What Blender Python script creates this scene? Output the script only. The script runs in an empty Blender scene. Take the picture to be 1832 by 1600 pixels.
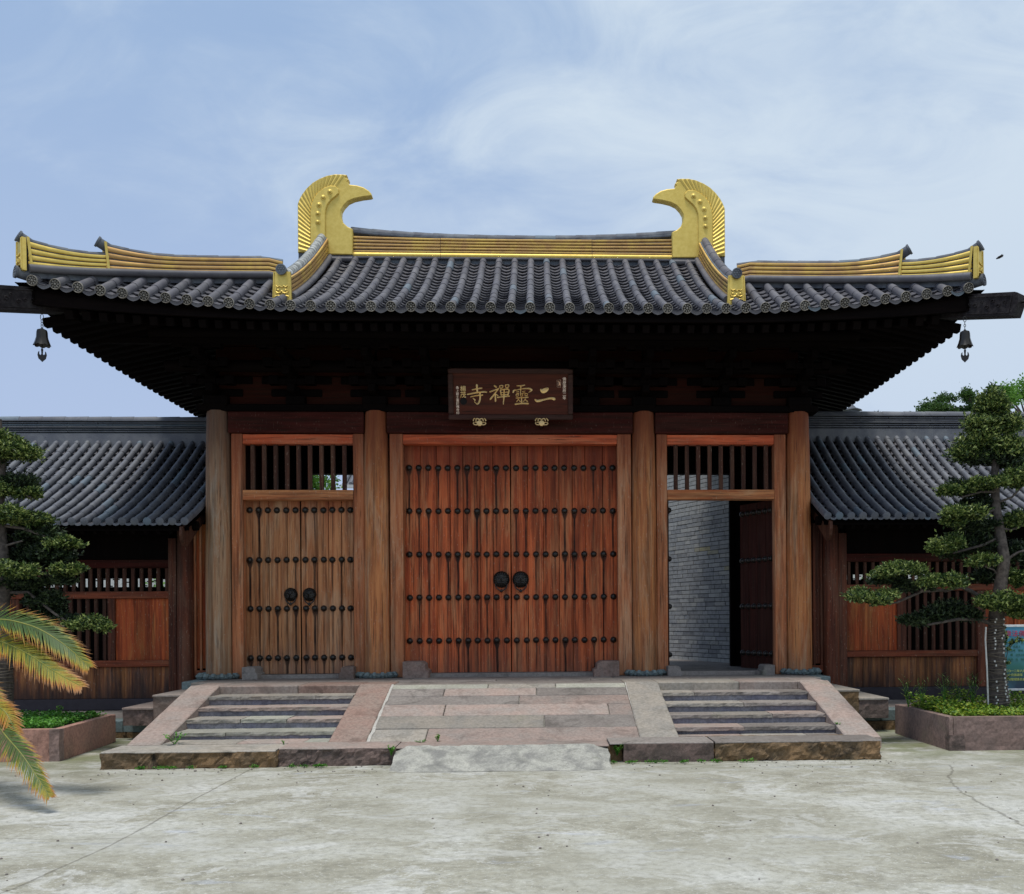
import bpy, bmesh, math, random
from math import sin, cos, pi, radians, exp, sqrt, atan2
from mathutils import Vector, Matrix, noise
random.seed(7)
SC = bpy.context.scene
COL = SC.collection
# ------------------------------------------------------------------ camera
TH, RO, FP, PX, PY = .04, .0061, 1700.0, 1028.0, 1108.0
CAM = Vector((.447, -16.2, 1.75))
cd = bpy.data.cameras.new('camera'); cam = bpy.data.objects.new('camera', cd); COL.objects.link(cam)
cam.matrix_world = Matrix.Translation(CAM) @ Matrix.Rotation(-TH, 4, 'Z') @ Matrix.Rotation(pi/2, 4, 'X') @ Matrix.Rotation(-RO, 4, 'Z')
cd.sensor_width = 36; cd.lens = 36*FP/1832; cd.shift_x = -(PX-916)/1832; cd.shift_y = (PY-800)/1832
cd.clip_end = 2000
SC.camera = cam
SC.render.resolution_x, SC.render.resolution_y = 1024, 894
# ------------------------------------------------------------------ exposure, world, sun
SC.view_settings.view_transform = 'Standard'; SC.view_settings.look = 'None'
SC.view_settings.exposure = 0; SC.view_settings.gamma = 1
SC.cycles.max_bounces = 6; SC.cycles.diffuse_bounces = 4
SUN_DIR = Vector((-.10, -.20, .97)).normalized()
SUN_EL = math.asin(SUN_DIR.z); SUN_ROT = atan2(SUN_DIR.x, SUN_DIR.y)
W = bpy.data.worlds.new('World'); SC.world = W; W.use_nodes = True
wn = W.node_tree; wn.nodes.clear()
def wnode(t, **k):
    n = wn.nodes.new(t)
    for a, b in k.items(): setattr(n, a, b)
    return n
out = wnode('ShaderNodeOutputWorld'); bg = wnode('ShaderNodeBackground')
sky = wnode('ShaderNodeTexSky', sky_type='NISHITA', sun_disc=False, sun_elevation=SUN_EL, sun_rotation=SUN_ROT)
sky.air_density = 1.0; sky.dust_density = 3.0; sky.ozone_density = 2.0; sky.altitude = 50
SKY_S = .1
bg.inputs['Strength'].default_value = SKY_S
tc = wnode('ShaderNodeTexCoord')
sep = wnode('ShaderNodeSeparateXYZ'); wn.links.new(tc.outputs['Generated'], sep.inputs[0])
def wm(op, a, b=None, c=None):
    n = wnode('ShaderNodeMath', operation=op)
    for i, x in enumerate((a, b, c)):
        if x is None: continue
        if isinstance(x, (int, float)): n.inputs[i].default_value = x
        else: wn.links.new(x, n.inputs[i])
    return n.outputs[0]
zc = wm('MAXIMUM', sep.outputs[2], .02); zz = wm('ADD', zc, .22)
cmb = wnode('ShaderNodeCombineXYZ')
wn.links.new(wm('DIVIDE', sep.outputs[0], zz), cmb.inputs[0]); wn.links.new(wm('DIVIDE', sep.outputs[1], zz), cmb.inputs[1])
def wnoise(scale, detail, rough, off, dist=0.0):
    mp = wnode('ShaderNodeMapping'); mp.inputs['Location'].default_value = off; mp.inputs['Scale'].default_value = (scale*.7, scale, 1)
    mp.inputs['Rotation'].default_value = (0, 0, .35)
    wn.links.new(cmb.outputs[0], mp.inputs[0])
    n = wnode('ShaderNodeTexNoise'); n.inputs['Scale'].default_value = 1; n.inputs['Detail'].default_value = detail
    n.inputs['Roughness'].default_value = rough; n.inputs['Distortion'].default_value = dist
    wn.links.new(mp.outputs[0], n.inputs['Vector']); return n.outputs[0]
n1 = wnoise(1.3, 7, .55, (3.1, 5.2, 0), .6); n2 = wnoise(4.6, 8, .62, (9, 1, 0), .9); n3 = wnoise(.55, 3, .5, (1.7, .4, 0))
# a wide veil of thin cloud lies to the right and overhead, clearer air to the upper left
veil = wm('MULTIPLY_ADD', sep.outputs[0], 1.0, .46)
cl = wm('ADD', wm('MULTIPLY', n1, .95), wm('ADD', wm('MULTIPLY', n2, .75), wm('MULTIPLY', n3, .5)))
cl = wm('ADD', wm('SUBTRACT', cl, .25), wm('MULTIPLY', veil, .62))
mr = wnode('ShaderNodeMapRange', interpolation_type='SMOOTHSTEP'); mr.inputs[1].default_value = .82; mr.inputs[2].default_value = 1.46
mr.inputs[3].default_value = .0; mr.inputs[4].default_value = .95
wn.links.new(cl, mr.inputs[0])
# haze towards the horizon
hz = wnode('ShaderNodeMapRange', interpolation_type='SMOOTHSTEP'); hz.inputs[1].default_value = .62; hz.inputs[2].default_value = .08
hz.inputs[3].default_value = 0; hz.inputs[4].default_value = .78
wn.links.new(sep.outputs[2], hz.inputs[0])
CK = 1/SKY_S
def wcol(c):
    n = wnode('ShaderNodeRGB'); n.outputs[0].default_value = (c[0]*CK, c[1]*CK, c[2]*CK, 1); return n.outputs[0]
def wmix(f, a, b):
    m = wnode('ShaderNodeMix', data_type='RGBA'); wn.links.new(f, m.inputs[0]) if not isinstance(f, float) else setattr(m.inputs[0], 'default_value', f)
    wn.links.new(a, m.inputs[6]); wn.links.new(b, m.inputs[7]); return m.outputs[2]
clear = wmix(.80, sky.outputs[0], wcol((.37, .53, .79)))
base = wmix(hz.outputs[0], clear, wcol((.475, .575, .80)))
sk = wmix(wm('MULTIPLY', mr.outputs[0], wm('MULTIPLY_ADD', hz.outputs[0], -.62, 1)), base, wcol((.70, .80, .885)))
wn.links.new(sk, bg.inputs[0]); wn.links.new(bg.outputs[0], out.inputs[0])
sl = bpy.data.lights.new('sun', 'SUN'); so = bpy.data.objects.new('sun', sl); COL.objects.link(so)
sl.energy = 2.8; sl.angle = radians(14); sl.color = (1, .965, .91)
so.rotation_euler = (-SUN_DIR).to_track_quat('-Z', 'Y').to_euler(); so.location = (0, 0, 30)

def at(u, v, Y):
    """the point of the vertical plane y=Y that stands at photo position (u, v): used to take sizes off the photo"""
    a, b = u-PX, v-PY
    x = a*cos(RO)-b*sin(RO); y = b*cos(RO)+a*sin(RO)
    dY = Y-CAM.y; k = x/FP
    dX = dY*(sin(TH)+k*cos(TH))/(cos(TH)-k*sin(TH)); d = dX*sin(TH)+dY*cos(TH)
    return Vector((CAM.x+dX, Y, CAM.z-y/FP*d))

# ------------------------------------------------------------------ materials
def srgb(r, g, b):
    f = lambda c: (c/255/12.92) if c/255 <= .04045 else ((c/255+.055)/1.055)**2.4
    return (f(r), f(g), f(b), 1)
class NT:
    def __init__(s, name, rough=.7, spec=.3, metal=0):
        s.mat = bpy.data.materials.new(name); s.mat.use_nodes = True; s.t = s.mat.node_tree
        s.b = s.t.nodes['Principled BSDF']; s.b.inputs['Roughness'].default_value = rough
        s.b.inputs['Specular IOR Level'].default_value = spec; s.b.inputs['Metallic'].default_value = metal
        s.geo = s.t.nodes.new('ShaderNodeNewGeometry'); s.oi = s.t.nodes.new('ShaderNodeObjectInfo')
        s.pos = s.geo.outputs['Position']
    def n(s, t, **k):
        n = s.t.nodes.new(t)
        for a, b in k.items(): setattr(n, a, b)
        return n
    def l(s, a, b): s.t.links.new(a, b)
    def noise(s, sc, detail=4, rough=.55, dist=0, vec=None, off=(0, 0, 0), fac=True):
        mp = s.n('ShaderNodeMapping'); mp.inputs['Scale'].default_value = sc if isinstance(sc, tuple) else (sc,)*3
        mp.inputs['Location'].default_value = off
        s.l(vec or s.pos, mp.inputs[0]); n = s.n('ShaderNodeTexNoise'); n.inputs['Scale'].default_value = 1
        n.inputs['Detail'].default_value = detail; n.inputs['Roughness'].default_value = rough; n.inputs['Distortion'].default_value = dist
        s.l(mp.outputs[0], n.inputs['Vector']); return n.outputs[0 if fac else 1]
    def vor(s, sc, feat='F1', vec=None):
        mp = s.n('ShaderNodeMapping'); mp.inputs['Scale'].default_value = sc if isinstance(sc, tuple) else (sc,)*3
        s.l(vec or s.pos, mp.inputs[0]); n = s.n('ShaderNodeTexVoronoi', feature=feat); n.inputs['Scale'].default_value = 1
        s.l(mp.outputs[0], n.inputs['Vector']); return n.outputs[0]
    def rng(s, x, a, b, c=0.0, d=1.0, smooth=True):
        n = s.n('ShaderNodeMapRange', interpolation_type='SMOOTHSTEP' if smooth else 'LINEAR')
        for i, q in enumerate((x, a, b, c, d)):
            if isinstance(q, (int, float)): n.inputs[i].default_value = q
            else: s.l(q, n.inputs[i])
        return n.outputs[0]
    def m(s, op, a, b=None, c=None, clamp=False):
        n = s.n('ShaderNodeMath', operation=op, use_clamp=clamp)
        for i, q in enumerate((a, b, c)):
            if q is None: continue
            if isinstance(q, (int, float)): n.inputs[i].default_value = q
            else: s.l(q, n.inputs[i])
        return n.outputs[0]
    def mix(s, f, a, b, mode='MIX'):
        n = s.n('ShaderNodeMix', data_type='RGBA', blend_type=mode)
        for i, q in ((0, f), (6, a), (7, b)):
            if isinstance(q, (int, float)): n.inputs[i].default_value = q
            elif isinstance(q, tuple): n.inputs[i].default_value = q if len(q) == 4 else (*q, 1)
            else: s.l(q, n.inputs[i])
        return n.outputs[2]
    def ramp(s, f, stops):
        n = s.n('ShaderNodeValToRGB'); cr = n.color_ramp
        while len(cr.elements) < len(stops): cr.elements.new(.5)
        for e, (p, c) in zip(cr.elements, stops): e.position = p; e.color = c if len(c) == 4 else (*c, 1)
        s.l(f, n.inputs[0]); return n.outputs[0]
    def vary(s, c, amt=.25):
        """each piece a little lighter or darker than its neighbour"""
        f = s.rng(s.oi.outputs['Random'], 0, 1, 1-amt, 1+amt, False)
        h = s.n('ShaderNodeHueSaturation'); s.l(f, h.inputs['Value']); s.l(c, h.inputs['Color'])
        return h.outputs[0]
    def xyz(s):
        n = s.n('ShaderNodeSeparateXYZ'); s.l(s.pos, n.inputs[0]); return n.outputs
    def fin(s, col, bump=None, bs=.3, bd=.01, rough=None):
        if isinstance(col, tuple): s.b.inputs['Base Color'].default_value = col
        else: s.l(col, s.b.inputs['Base Color'])
        if bump is not None:
            n = s.n('ShaderNodeBump'); n.inputs['Strength'].default_value = bs; n.inputs['Distance'].default_value = bd
            s.l(bump, n.inputs['Height']); s.l(n.outputs[0], s.b.inputs['Normal'])
        if rough is not None: s.l(rough, s.b.inputs['Roughness'])
        return s.mat

WB = {'varnished_door_wood': 1.5, 'varnished_door_wood_right': 1.5, 'faded_door_wood': 1.15, 'faded_door_wood_right': 1.15, 'silvered_column_wood': 1.05, 'tan_column_wood': 1.2,
      'door_frame_wood': 1.25, 'rail_wood': 1.35, 'red_lintel_wood': 1.4, 'orange_panel_wood': 1.0, 'corridor_rail_wood': 1.2}
def wood(name, c1, c2, c3, horiz=False, weather=.5, vary=.2, streaks=None, dark=(.02, .012, .008, 1), speck=.55, spec=.22, top=None, foot=None, crack=.8):
    w = NT(name, .72, spec); KB = WB.get(name, 1)
    c1, c2, c3 = [tuple(min(.8, q*KB) for q in c_[:3])+(1,) for c_ in (c1, c2, c3)]
    sc = (1.1, 16, 16) if horiz else (22, 22, .9)
    g = w.noise(sc, 6, .6, .4); fine = w.noise((sc[0]*4, sc[1]*4, sc[2]*3), 3, .6)
    blot = w.noise((5, 5, .75) if not horiz else (.9, 5, 5), 7, .68, .5, off=(4, 2, 7))
    c = w.mix(w.rng(g, .36, .66), c1, c3)
    c = w.mix(w.m('MULTIPLY', w.rng(blot, .46, .66), weather), c, c2)
    c = w.mix(w.m('MULTIPLY', w.rng(w.noise((7, 7, .6) if not horiz else (.6, 7, 7), 6, .7, off=(9, 9, 9)), .50, .66), .75), c, w.mix(.45, c, dark))
    sp = w.noise((60, 60, 18), 2, .5); c = w.mix(w.m('MULTIPLY', w.rng(sp, .64, .74), speck), c, w.mix(.55, c2, (.5, .42, .33, 1)))
    gr = w.noise((11, 11, .45) if not horiz else (.45, 11, 11), 4, .65, .2, off=(3, 8, 2)); c = w.mix(w.rng(gr, .38, .52, .75, 0), c, w.mix(.5, c, dark))
    cr = w.noise((60, 60, 1.3) if not horiz else (1.3, 60, 60), 4, .7, .3); c = w.mix(w.m('MULTIPLY', w.rng(cr, .57, .66), crack), c, dark)
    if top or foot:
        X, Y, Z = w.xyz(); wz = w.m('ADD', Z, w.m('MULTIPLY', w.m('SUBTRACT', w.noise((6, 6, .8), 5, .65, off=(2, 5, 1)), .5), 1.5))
        if top: c = w.mix(w.m('MULTIPLY', w.rng(wz, top[0], top[1]), top[3]), c, top[2])     # eave shade painted in: wood mixed to a darker tone with height
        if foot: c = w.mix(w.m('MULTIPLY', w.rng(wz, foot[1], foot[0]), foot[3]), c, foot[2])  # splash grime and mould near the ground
    if streaks:
        X, Y, Z = w.xyz()
        # runs of rust and soot washed down from each iron stud, column by column
        for (x0, p, zs, wd, st) in streaks:
            wob = w.m('MULTIPLY', w.m('SUBTRACT', w.noise((.5, .5, 1.7), 2, .5), .5), .03)
            q = w.m('DIVIDE', w.m('SUBTRACT', w.m('ADD', X, wob), x0), p)
            cell = w.m('ROUND', q); dx = w.m('MULTIPLY', w.m('ABSOLUTE', w.m('SUBTRACT', q, cell)), p)
            cv = w.n('ShaderNodeCombineXYZ'); w.l(cell, cv.inputs[0])
            tot = None
            for i, z in enumerate(zs):
                wn_ = w.n('ShaderNodeTexWhiteNoise', noise_dimensions='2D'); cv2 = w.n('ShaderNodeCombineXYZ')
                w.l(w.m('ADD', cell, x0*7), cv2.inputs[0]); cv2.inputs[1].default_value = i*3.7+x0; w.l(cv2.outputs[0], wn_.inputs[0])
                r = wn_.outputs[0]
                zl = w.m('SUBTRACT', z, Z)                                # distance below the stud
                ln = w.m('MULTIPLY_ADD', r, .8, .3)
                fade = w.m('MULTIPLY', w.rng(zl, -.04, .02), w.m('SUBTRACT', 1, w.rng(w.m('DIVIDE', zl, ln), .5, 1.15)))
                wid = w.m('MULTIPLY_ADD', r, wd*.8, wd*.35)
                wide = w.m('MULTIPLY', w.rng(zl, .16, .03), w.m('MULTIPLY', w.m('POWER', r, 3), wd*2.2))
                ww = w.m('ADD', wid, wide)
                mk = w.m('SUBTRACT', 1, w.rng(w.m('DIVIDE', dx, ww), .45, 1.1))
                k = w.m('MULTIPLY', w.m('MULTIPLY', mk, fade), w.m('MULTIPLY_ADD', r, .75*st, .25*st))
                tot = k if tot is None else w.m('MAXIMUM', tot, k)
            c = w.mix(w.m('MULTIPLY', tot, w.rng(w.noise((9, 9, 3), 3), .25, .6, .65, 1)), c, (.014, .007, .005, 1))
    c = w.vary(c, vary)
    h = w.m('ADD', w.m('MULTIPLY', g, .6), w.m('ADD', w.m('MULTIPLY', fine, .3), w.m('MULTIPLY', w.rng(cr, .60, .72), -.8)))
    return w.fin(c, h, .5, .006)

def stone(name, c1, c2, dark=(.04, .035, .03, 1), vary=.18, sc=1.0, rough_bump=.4, stain=.5, pits=.5):
    s = NT(name, .85, .2)
    a = s.noise(2.2*sc, 6, .62, .4); b = s.noise(26*sc, 4, .6); c_ = s.noise(110*sc, 3, .7)
    c = s.mix(s.rng(a, .36, .66), c1, c2)
    c = s.mix(s.rng(b, .35, .68, 0, .75), c, s.mix(.5, c, dark))
    c = s.mix(s.m('MULTIPLY', s.rng(c_, .62, .7), .35), c, (.6, .55, .48, 1))
    c = s.mix(s.m('MULTIPLY', s.rng(s.noise(2.4*sc, 7, .7, .6, off=(5, 5, 5)), .50, .66), stain*1.2), c, dark)
    c = s.mix(s.m('MULTIPLY', s.rng(s.noise(1.7*sc, 4, .6, off=(1, 8, 2)), .6, .75), .3), c, (.13, .15, .075, 1))
    c = s.vary(c, vary)
    h = s.m('ADD', s.m('MULTIPLY', b, .7), s.m('ADD', s.m('MULTIPLY', c_, pits*.5), s.m('MULTIPLY', a, .6)))
    return s.fin(c, h, rough_bump, .012)

def plain(name, col, rough=.6, metal=0, spec=.4, var=.15, ns=20, bump=.15):
    p = NT(name, rough, spec, metal)
    a = p.noise(ns, 4, .6); b = p.noise(ns*.15, 4, .6)
    c = p.mix(p.rng(a, .3, .7), tuple(x*(1-var) for x in col[:3])+(1,), tuple(min(1, x*(1+var)) for x in col[:3])+(1,))
    c = p.mix(p.rng(b, .45, .75, 0, .5), c, tuple(x*.7 for x in col[:3])+(1,))
    return p.fin(p.vary(c, var*.6), a, bump, .004)

M = {}
cx = .04
SRC = [at(u, 992, .10).x for u in (732.6, 749.7)]
ST_C = (732.7, 1096.6)
xl = at(732.7, 992, .12).x; xr = at(905.5, 992, .12).x; pc = (xr-xl)/10
xl2 = at(924, 992, .12).x; xr2 = at(1096.6, 992, .12).x; pc2 = (xr2-xl2)/10
zC = [at(914, v, .12).z for v in (837.7, 914.5, 992, 1068.7, 1145.8)]
zL = [at(537, v, .12).z for v in (913, 1002, 1089, 1177)]
sl1 = at(447.4, 1002, .12).x; sl2 = at(529.1, 1002, .12).x; ps = (sl2-sl1)/5
sl3 = at(547, 1002, .12).x; sl4 = at(627.2, 1002, .12).x; ps2 = (sl4-sl3)/5
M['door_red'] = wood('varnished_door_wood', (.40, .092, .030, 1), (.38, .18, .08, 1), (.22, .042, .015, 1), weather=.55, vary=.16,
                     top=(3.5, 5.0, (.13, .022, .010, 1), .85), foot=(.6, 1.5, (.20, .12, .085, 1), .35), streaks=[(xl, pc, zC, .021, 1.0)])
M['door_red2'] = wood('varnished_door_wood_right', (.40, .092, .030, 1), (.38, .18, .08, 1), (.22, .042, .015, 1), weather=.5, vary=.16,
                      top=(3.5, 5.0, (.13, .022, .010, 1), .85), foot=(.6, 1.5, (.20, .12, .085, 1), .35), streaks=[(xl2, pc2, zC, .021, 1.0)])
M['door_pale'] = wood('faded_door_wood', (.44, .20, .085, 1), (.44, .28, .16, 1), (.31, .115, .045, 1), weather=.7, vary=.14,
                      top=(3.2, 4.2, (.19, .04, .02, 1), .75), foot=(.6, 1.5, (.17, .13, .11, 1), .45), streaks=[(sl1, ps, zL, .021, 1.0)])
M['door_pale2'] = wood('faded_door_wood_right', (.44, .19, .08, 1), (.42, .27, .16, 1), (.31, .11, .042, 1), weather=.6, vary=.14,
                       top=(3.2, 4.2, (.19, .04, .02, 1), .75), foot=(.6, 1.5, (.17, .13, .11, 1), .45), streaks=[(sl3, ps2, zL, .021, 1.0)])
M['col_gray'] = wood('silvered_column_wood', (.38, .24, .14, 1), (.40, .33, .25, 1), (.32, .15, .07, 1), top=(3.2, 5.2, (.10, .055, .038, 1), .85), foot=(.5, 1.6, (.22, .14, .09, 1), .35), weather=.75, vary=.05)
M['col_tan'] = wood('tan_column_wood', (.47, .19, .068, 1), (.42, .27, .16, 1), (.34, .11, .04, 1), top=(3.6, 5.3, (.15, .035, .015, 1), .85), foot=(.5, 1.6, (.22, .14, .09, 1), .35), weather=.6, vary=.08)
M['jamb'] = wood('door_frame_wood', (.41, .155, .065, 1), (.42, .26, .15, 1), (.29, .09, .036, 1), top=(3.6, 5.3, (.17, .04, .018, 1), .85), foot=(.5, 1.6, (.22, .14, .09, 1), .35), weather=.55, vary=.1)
M['rail'] = wood('rail_wood', (.44, .18, .07, 1), (.43, .26, .13, 1), (.29, .085, .03, 1), horiz=True, weather=.5, vary=.08)
M['lintel'] = wood('red_lintel_wood', (.46, .095, .035, 1), (.40, .16, .08, 1), (.32, .055, .02, 1), horiz=True, weather=.4, vary=.06)
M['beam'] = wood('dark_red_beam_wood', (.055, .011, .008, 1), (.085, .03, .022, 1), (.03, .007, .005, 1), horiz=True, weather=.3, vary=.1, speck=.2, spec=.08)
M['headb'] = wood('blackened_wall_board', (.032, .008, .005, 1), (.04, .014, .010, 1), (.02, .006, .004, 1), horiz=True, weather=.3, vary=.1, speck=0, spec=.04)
M['dark'] = wood('shade_dark_timber', (.005, .0033, .003, 1), (.008, .005, .0045, 1), (.0035, .0025, .0025, 1), weather=.3, vary=.15, dark=(.003, .002, .002, 1), speck=0, spec=.03)  # deep eave shade put into the colour, far darker than brown timber
M['darkh'] = wood('shade_dark_beam', (.005, .0033, .003, 1), (.008, .005, .0045, 1), (.0035, .0025, .0025, 1), horiz=True, weather=.3, vary=.15, dark=(.003, .002, .002, 1), speck=0, spec=.03)  # same shade-darkened colour, grain running sideways
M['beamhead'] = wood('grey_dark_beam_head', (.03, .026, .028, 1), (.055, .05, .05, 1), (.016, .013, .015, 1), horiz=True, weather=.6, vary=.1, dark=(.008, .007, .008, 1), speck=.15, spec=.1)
M['bar'] = wood('lattice_wood', (.095, .036, .02, 1), (.13, .075, .045, 1), (.06, .02, .012, 1), weather=.4, vary=.22)
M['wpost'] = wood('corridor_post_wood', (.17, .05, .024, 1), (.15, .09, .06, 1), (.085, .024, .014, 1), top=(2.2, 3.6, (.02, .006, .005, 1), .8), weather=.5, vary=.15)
M['wrail'] = wood('corridor_rail_wood', (.20, .05, .022, 1), (.18, .095, .05, 1), (.12, .028, .013, 1), horiz=True, weather=.4, vary=.1)
M['wpanel'] = wood('orange_panel_wood', (.46, .10, .028, 1), (.42, .20, .06, 1), (.30, .05, .018, 1), weather=.5, vary=.2)
M['wboard'] = wood('sooty_skirting_board', (.36, .15, .055, 1), (.09, .062, .055, 1), (.19, .065, .03, 1), foot=(.40, .95, (.03, .022, .022, 1), .8), weather=.75, vary=.25)
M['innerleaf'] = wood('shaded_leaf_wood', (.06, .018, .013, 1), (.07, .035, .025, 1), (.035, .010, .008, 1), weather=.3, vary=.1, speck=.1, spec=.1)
M['plinth'] = plain('dark_plinth_stone', (.045, .038, .045), .8, ns=9)
M['studs'] = plain('black_iron', (.020, .017, .014), .30, .3, .5, .2, 40)
M['gold'] = None
g = NT('gilded_copper', .52, .5, .65)
ga = g.noise(14, 4, .6); gb = g.noise((1.6, 1.6, 2.4), 5, .6, .5)
gc = g.mix(g.rng(ga, .3, .7), (.68, .50, .12, 1), (.77, .58, .16, 1))
gc = g.mix(g.rng(gb, .45, .72, 0, .45), gc, (.58, .41, .09, 1))
gc = g.mix(g.m('MULTIPLY', g.rng(g.noise((9, 9, 3), 4, .7), .64, .76), .25), gc, (.40, .30, .10, 1))
M['gold'] = g.fin(g.vary(gc, .04), g.noise(40, 3), .08, .003)
g = NT('gilt_worn_to_bronze', .55, .4, .45)
ga = g.noise((2.2, 2.2, 2), 5, .65, .6); gb = g.noise((30, 30, 60), 3, .6)
gc = g.mix(g.rng(ga, .38, .60), (.62, .42, .11, 1), (.50, .30, .11, 1))
gc = g.mix(g.rng(g.noise((5, 5, 9), 4, .6), .5, .72, 0, .55), gc, (.32, .18, .07, 1))
gc = g.mix(g.m('MULTIPLY', g.rng(gb, .6, .72), .35), gc, (.60, .46, .2, 1))
M['goldc'] = g.fin(g.vary(gc, .12), gb, .1, .003)
def tilemat(name, c1, c2, lich=.3):
    t = NT(name, .62, .35)
    a = t.noise(3.5, 5, .6, .4); b = t.noise(55, 3, .6)
    c = t.mix(t.rng(a, .35, .68), c1, c2)
    bl = t.rng(t.oi.outputs['Random'], .93, .96); c = t.mix(t.m('MULTIPLY', bl, .6), c, (.11, .155, .19, 1))
    c = t.mix(t.m('MULTIPLY', t.rng(t.noise(7, 5, .7, off=(3, 3, 3)), .58, .74), lich), c, (.17, .18, .15, 1))
    c = t.mix(t.m('MULTIPLY', t.rng(t.noise(11, 4, .7, off=(7, 1, 3)), .6, .72), .5), c, (.035, .035, .04, 1))
    c = t.vary(c, .15)
    return t.fin(c, t.m('ADD', b, t.m('MULTIPLY', a, .5)), .2, .004)
M['tile'] = tilemat('grey_clay_tile', (.090, .087, .102, 1), (.132, .128, .138, 1))
M['wtile'] = tilemat('slate_grey_tile', (.10, .106, .126, 1), (.15, .155, .168, 1), .35)
M['pan'] = tilemat('dark_pan_tile', (.065, .063, .074, 1), (.115, .112, .125, 1), .25)
M['cap'] = tilemat('blackened_ridge_tile', (.06, .065, .085, 1), (.13, .145, .165, 1), .5)
M['limecap'] = plain('lime_streaked_ridge_tile', (.33, .34, .33), .6, ns=9, var=.4)
M['disc'] = plain('eave_disc_clay', (.03, .027, .027), .6, ns=30, var=.3)
M['discpat'] = plain('eave_disc_relief', (.19, .175, .15), .6, ns=40, var=.3)
M['pink'] = stone('pink_granite', (.36, .275, .235, 1), (.31, .27, .24, 1), (.12, .085, .07, 1), stain=.35)
M['pinkd'] = stone('red_stained_granite', (.28, .185, .15, 1), (.27, .21, .175, 1), (.08, .05, .04, 1), stain=.4)
M['buff'] = stone('buff_granite', (.35, .31, .26, 1), (.29, .27, .24, 1), (.11, .10, .08, 1), stain=.35)
M['greyst'] = stone('grey_sandstone', (.28, .25, .225, 1), (.23, .20, .18, 1), (.09, .08, .07, 1), stain=.5)
M['pale'] = stone('pale_green_slab', (.37, .36, .30, 1), (.31, .30, .26, 1), (.14, .14, .10, 1), stain=.3)
M['blue'] = stone('blue_grey_stone', (.20, .26, .26, 1), (.17, .21, .21, 1), (.05, .06, .06, 1), stain=.2, rough_bump=.2)
M['riser'] = stone('slate_blue_riser', (.19, .19, .24, 1), (.27, .26, .28, 1), (.03, .03, .035, 1), stain=.3)
M['rockface'] = stone('mossy_rough_rock', (.24, .15, .075, 1), (.14, .10, .06, 1), (.02, .017, .013, 1), stain=.8, rough_bump=.9)
M['rockpink'] = stone('chiselled_brown_rock', (.20, .14, .12, 1), (.13, .10, .085, 1), (.035, .03, .028, 1), stain=.5, rough_bump=.9)
M['planter'] = stone('reddish_planter_stone', (.42, .23, .175, 1), (.36, .22, .17, 1), (.09, .055, .045, 1), stain=.35)
M['planter2'] = stone('brown_planter_stone', (.30, .205, .175, 1), (.22, .16, .14, 1), (.07, .05, .045, 1), stain=.35)
M['roughcon'] = stone('rough_cement', (.40, .39, .34, 1), (.20, .195, .18, 1), (.12, .12, .105, 1), stain=.3, rough_bump=.8, sc=1.6)
M['soil'] = plain('soil', (.03, .022, .015), .95)
M['lime'] = plain('lime_mortar', (.42, .40, .36), .9, ns=30)
# brick
b = NT('grey_brick', .85, .2)
ba = b.noise(9, 5, .6); bb = b.noise(60, 3, .6)
bc = b.ramp(b.oi.outputs['Random'], [(0, (.27, .27, .27)), (.35, (.38, .38, .37)), (.6, (.33, .335, .34)), (.9, (.47, .465, .44)), (.985, (.40, .39, .36)), (1, (.45, .40, .25))])
bc = b.mix(b.rng(ba, .45, .75, 0, .5), bc, (.08, .085, .09, 1)); bc = b.mix(b.m('MULTIPLY', b.rng(bb, .62, .72), .3), bc, (.35, .35, .33, 1))
M['brick'] = b.fin(bc, bb, .5, .008)
# foliage
def leafmat(name, stops, trans=.25, sc=9.0):
    f = NT(name, .5, .35)
    a = f.noise(sc, 2, .6); r = f.n('ShaderNodeTexWhiteNoise', noise_dimensions='3D')
    sn = f.n('ShaderNodeVectorMath', operation='SNAP'); f.l(f.pos, sn.inputs[0]); sn.inputs[1].default_value = (.028,)*3; f.l(sn.outputs[0], r.inputs[0])
    c = f.ramp(f.m('ADD', f.m('MULTIPLY', a, .5), f.m('MULTIPLY', r.outputs[0], .5)), stops)
    f.fin(c)
    tr = f.n('ShaderNodeBsdfTranslucent'); f.l(c, tr.inputs[0]); mx = f.n('ShaderNodeMixShader'); mx.inputs[0].default_value = trans
    f.l(f.b.outputs[0], mx.inputs[1]); f.l(tr.outputs[0], mx.inputs[2]); f.l(mx.outputs[0], f.t.nodes['Material Output'].inputs[0])
    return f.mat
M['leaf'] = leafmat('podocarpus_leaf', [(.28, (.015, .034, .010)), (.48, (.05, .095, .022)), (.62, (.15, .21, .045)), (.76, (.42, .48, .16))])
M['leafdark'] = leafmat('dark_podocarpus_leaf', [(.28, (.008, .016, .008)), (.55, (.020, .038, .014)), (.76, (.09, .13, .05))], .1)  # shade behind and under the bright pads, painted as a darker leaf
M['leafbg'] = leafmat('background_leaf', [(.25, (.022, .05, .015)), (.5, (.05, .11, .025)), (.8, (.12, .22, .045))], sc=3)
M['leafbright'] = leafmat('fresh_green_leaf', [(.25, (.05, .14, .02)), (.5, (.12, .28, .04)), (.8, (.26, .46, .09))], .35, 3)
M['herb'] = leafmat('groundcover_leaf', [(.25, (.04, .11, .015)), (.45, (.12, .24, .025)), (.62, (.26, .38, .035)), (.80, (.50, .50, .08))], .3, 5)
M['herb2'] = leafmat('clover_leaf', [(.25, (.03, .11, .015)), (.5, (.08, .25, .025)), (.8, (.18, .42, .06))], .3, 5)
M['bark'] = plain('grey_bark', (.10, .082, .07), .9, ns=18, var=.45, bump=.8)
M['barkl'] = plain('pale_bark', (.22, .21, .18), .9, ns=14, var=.4, bump=.6)

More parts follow.
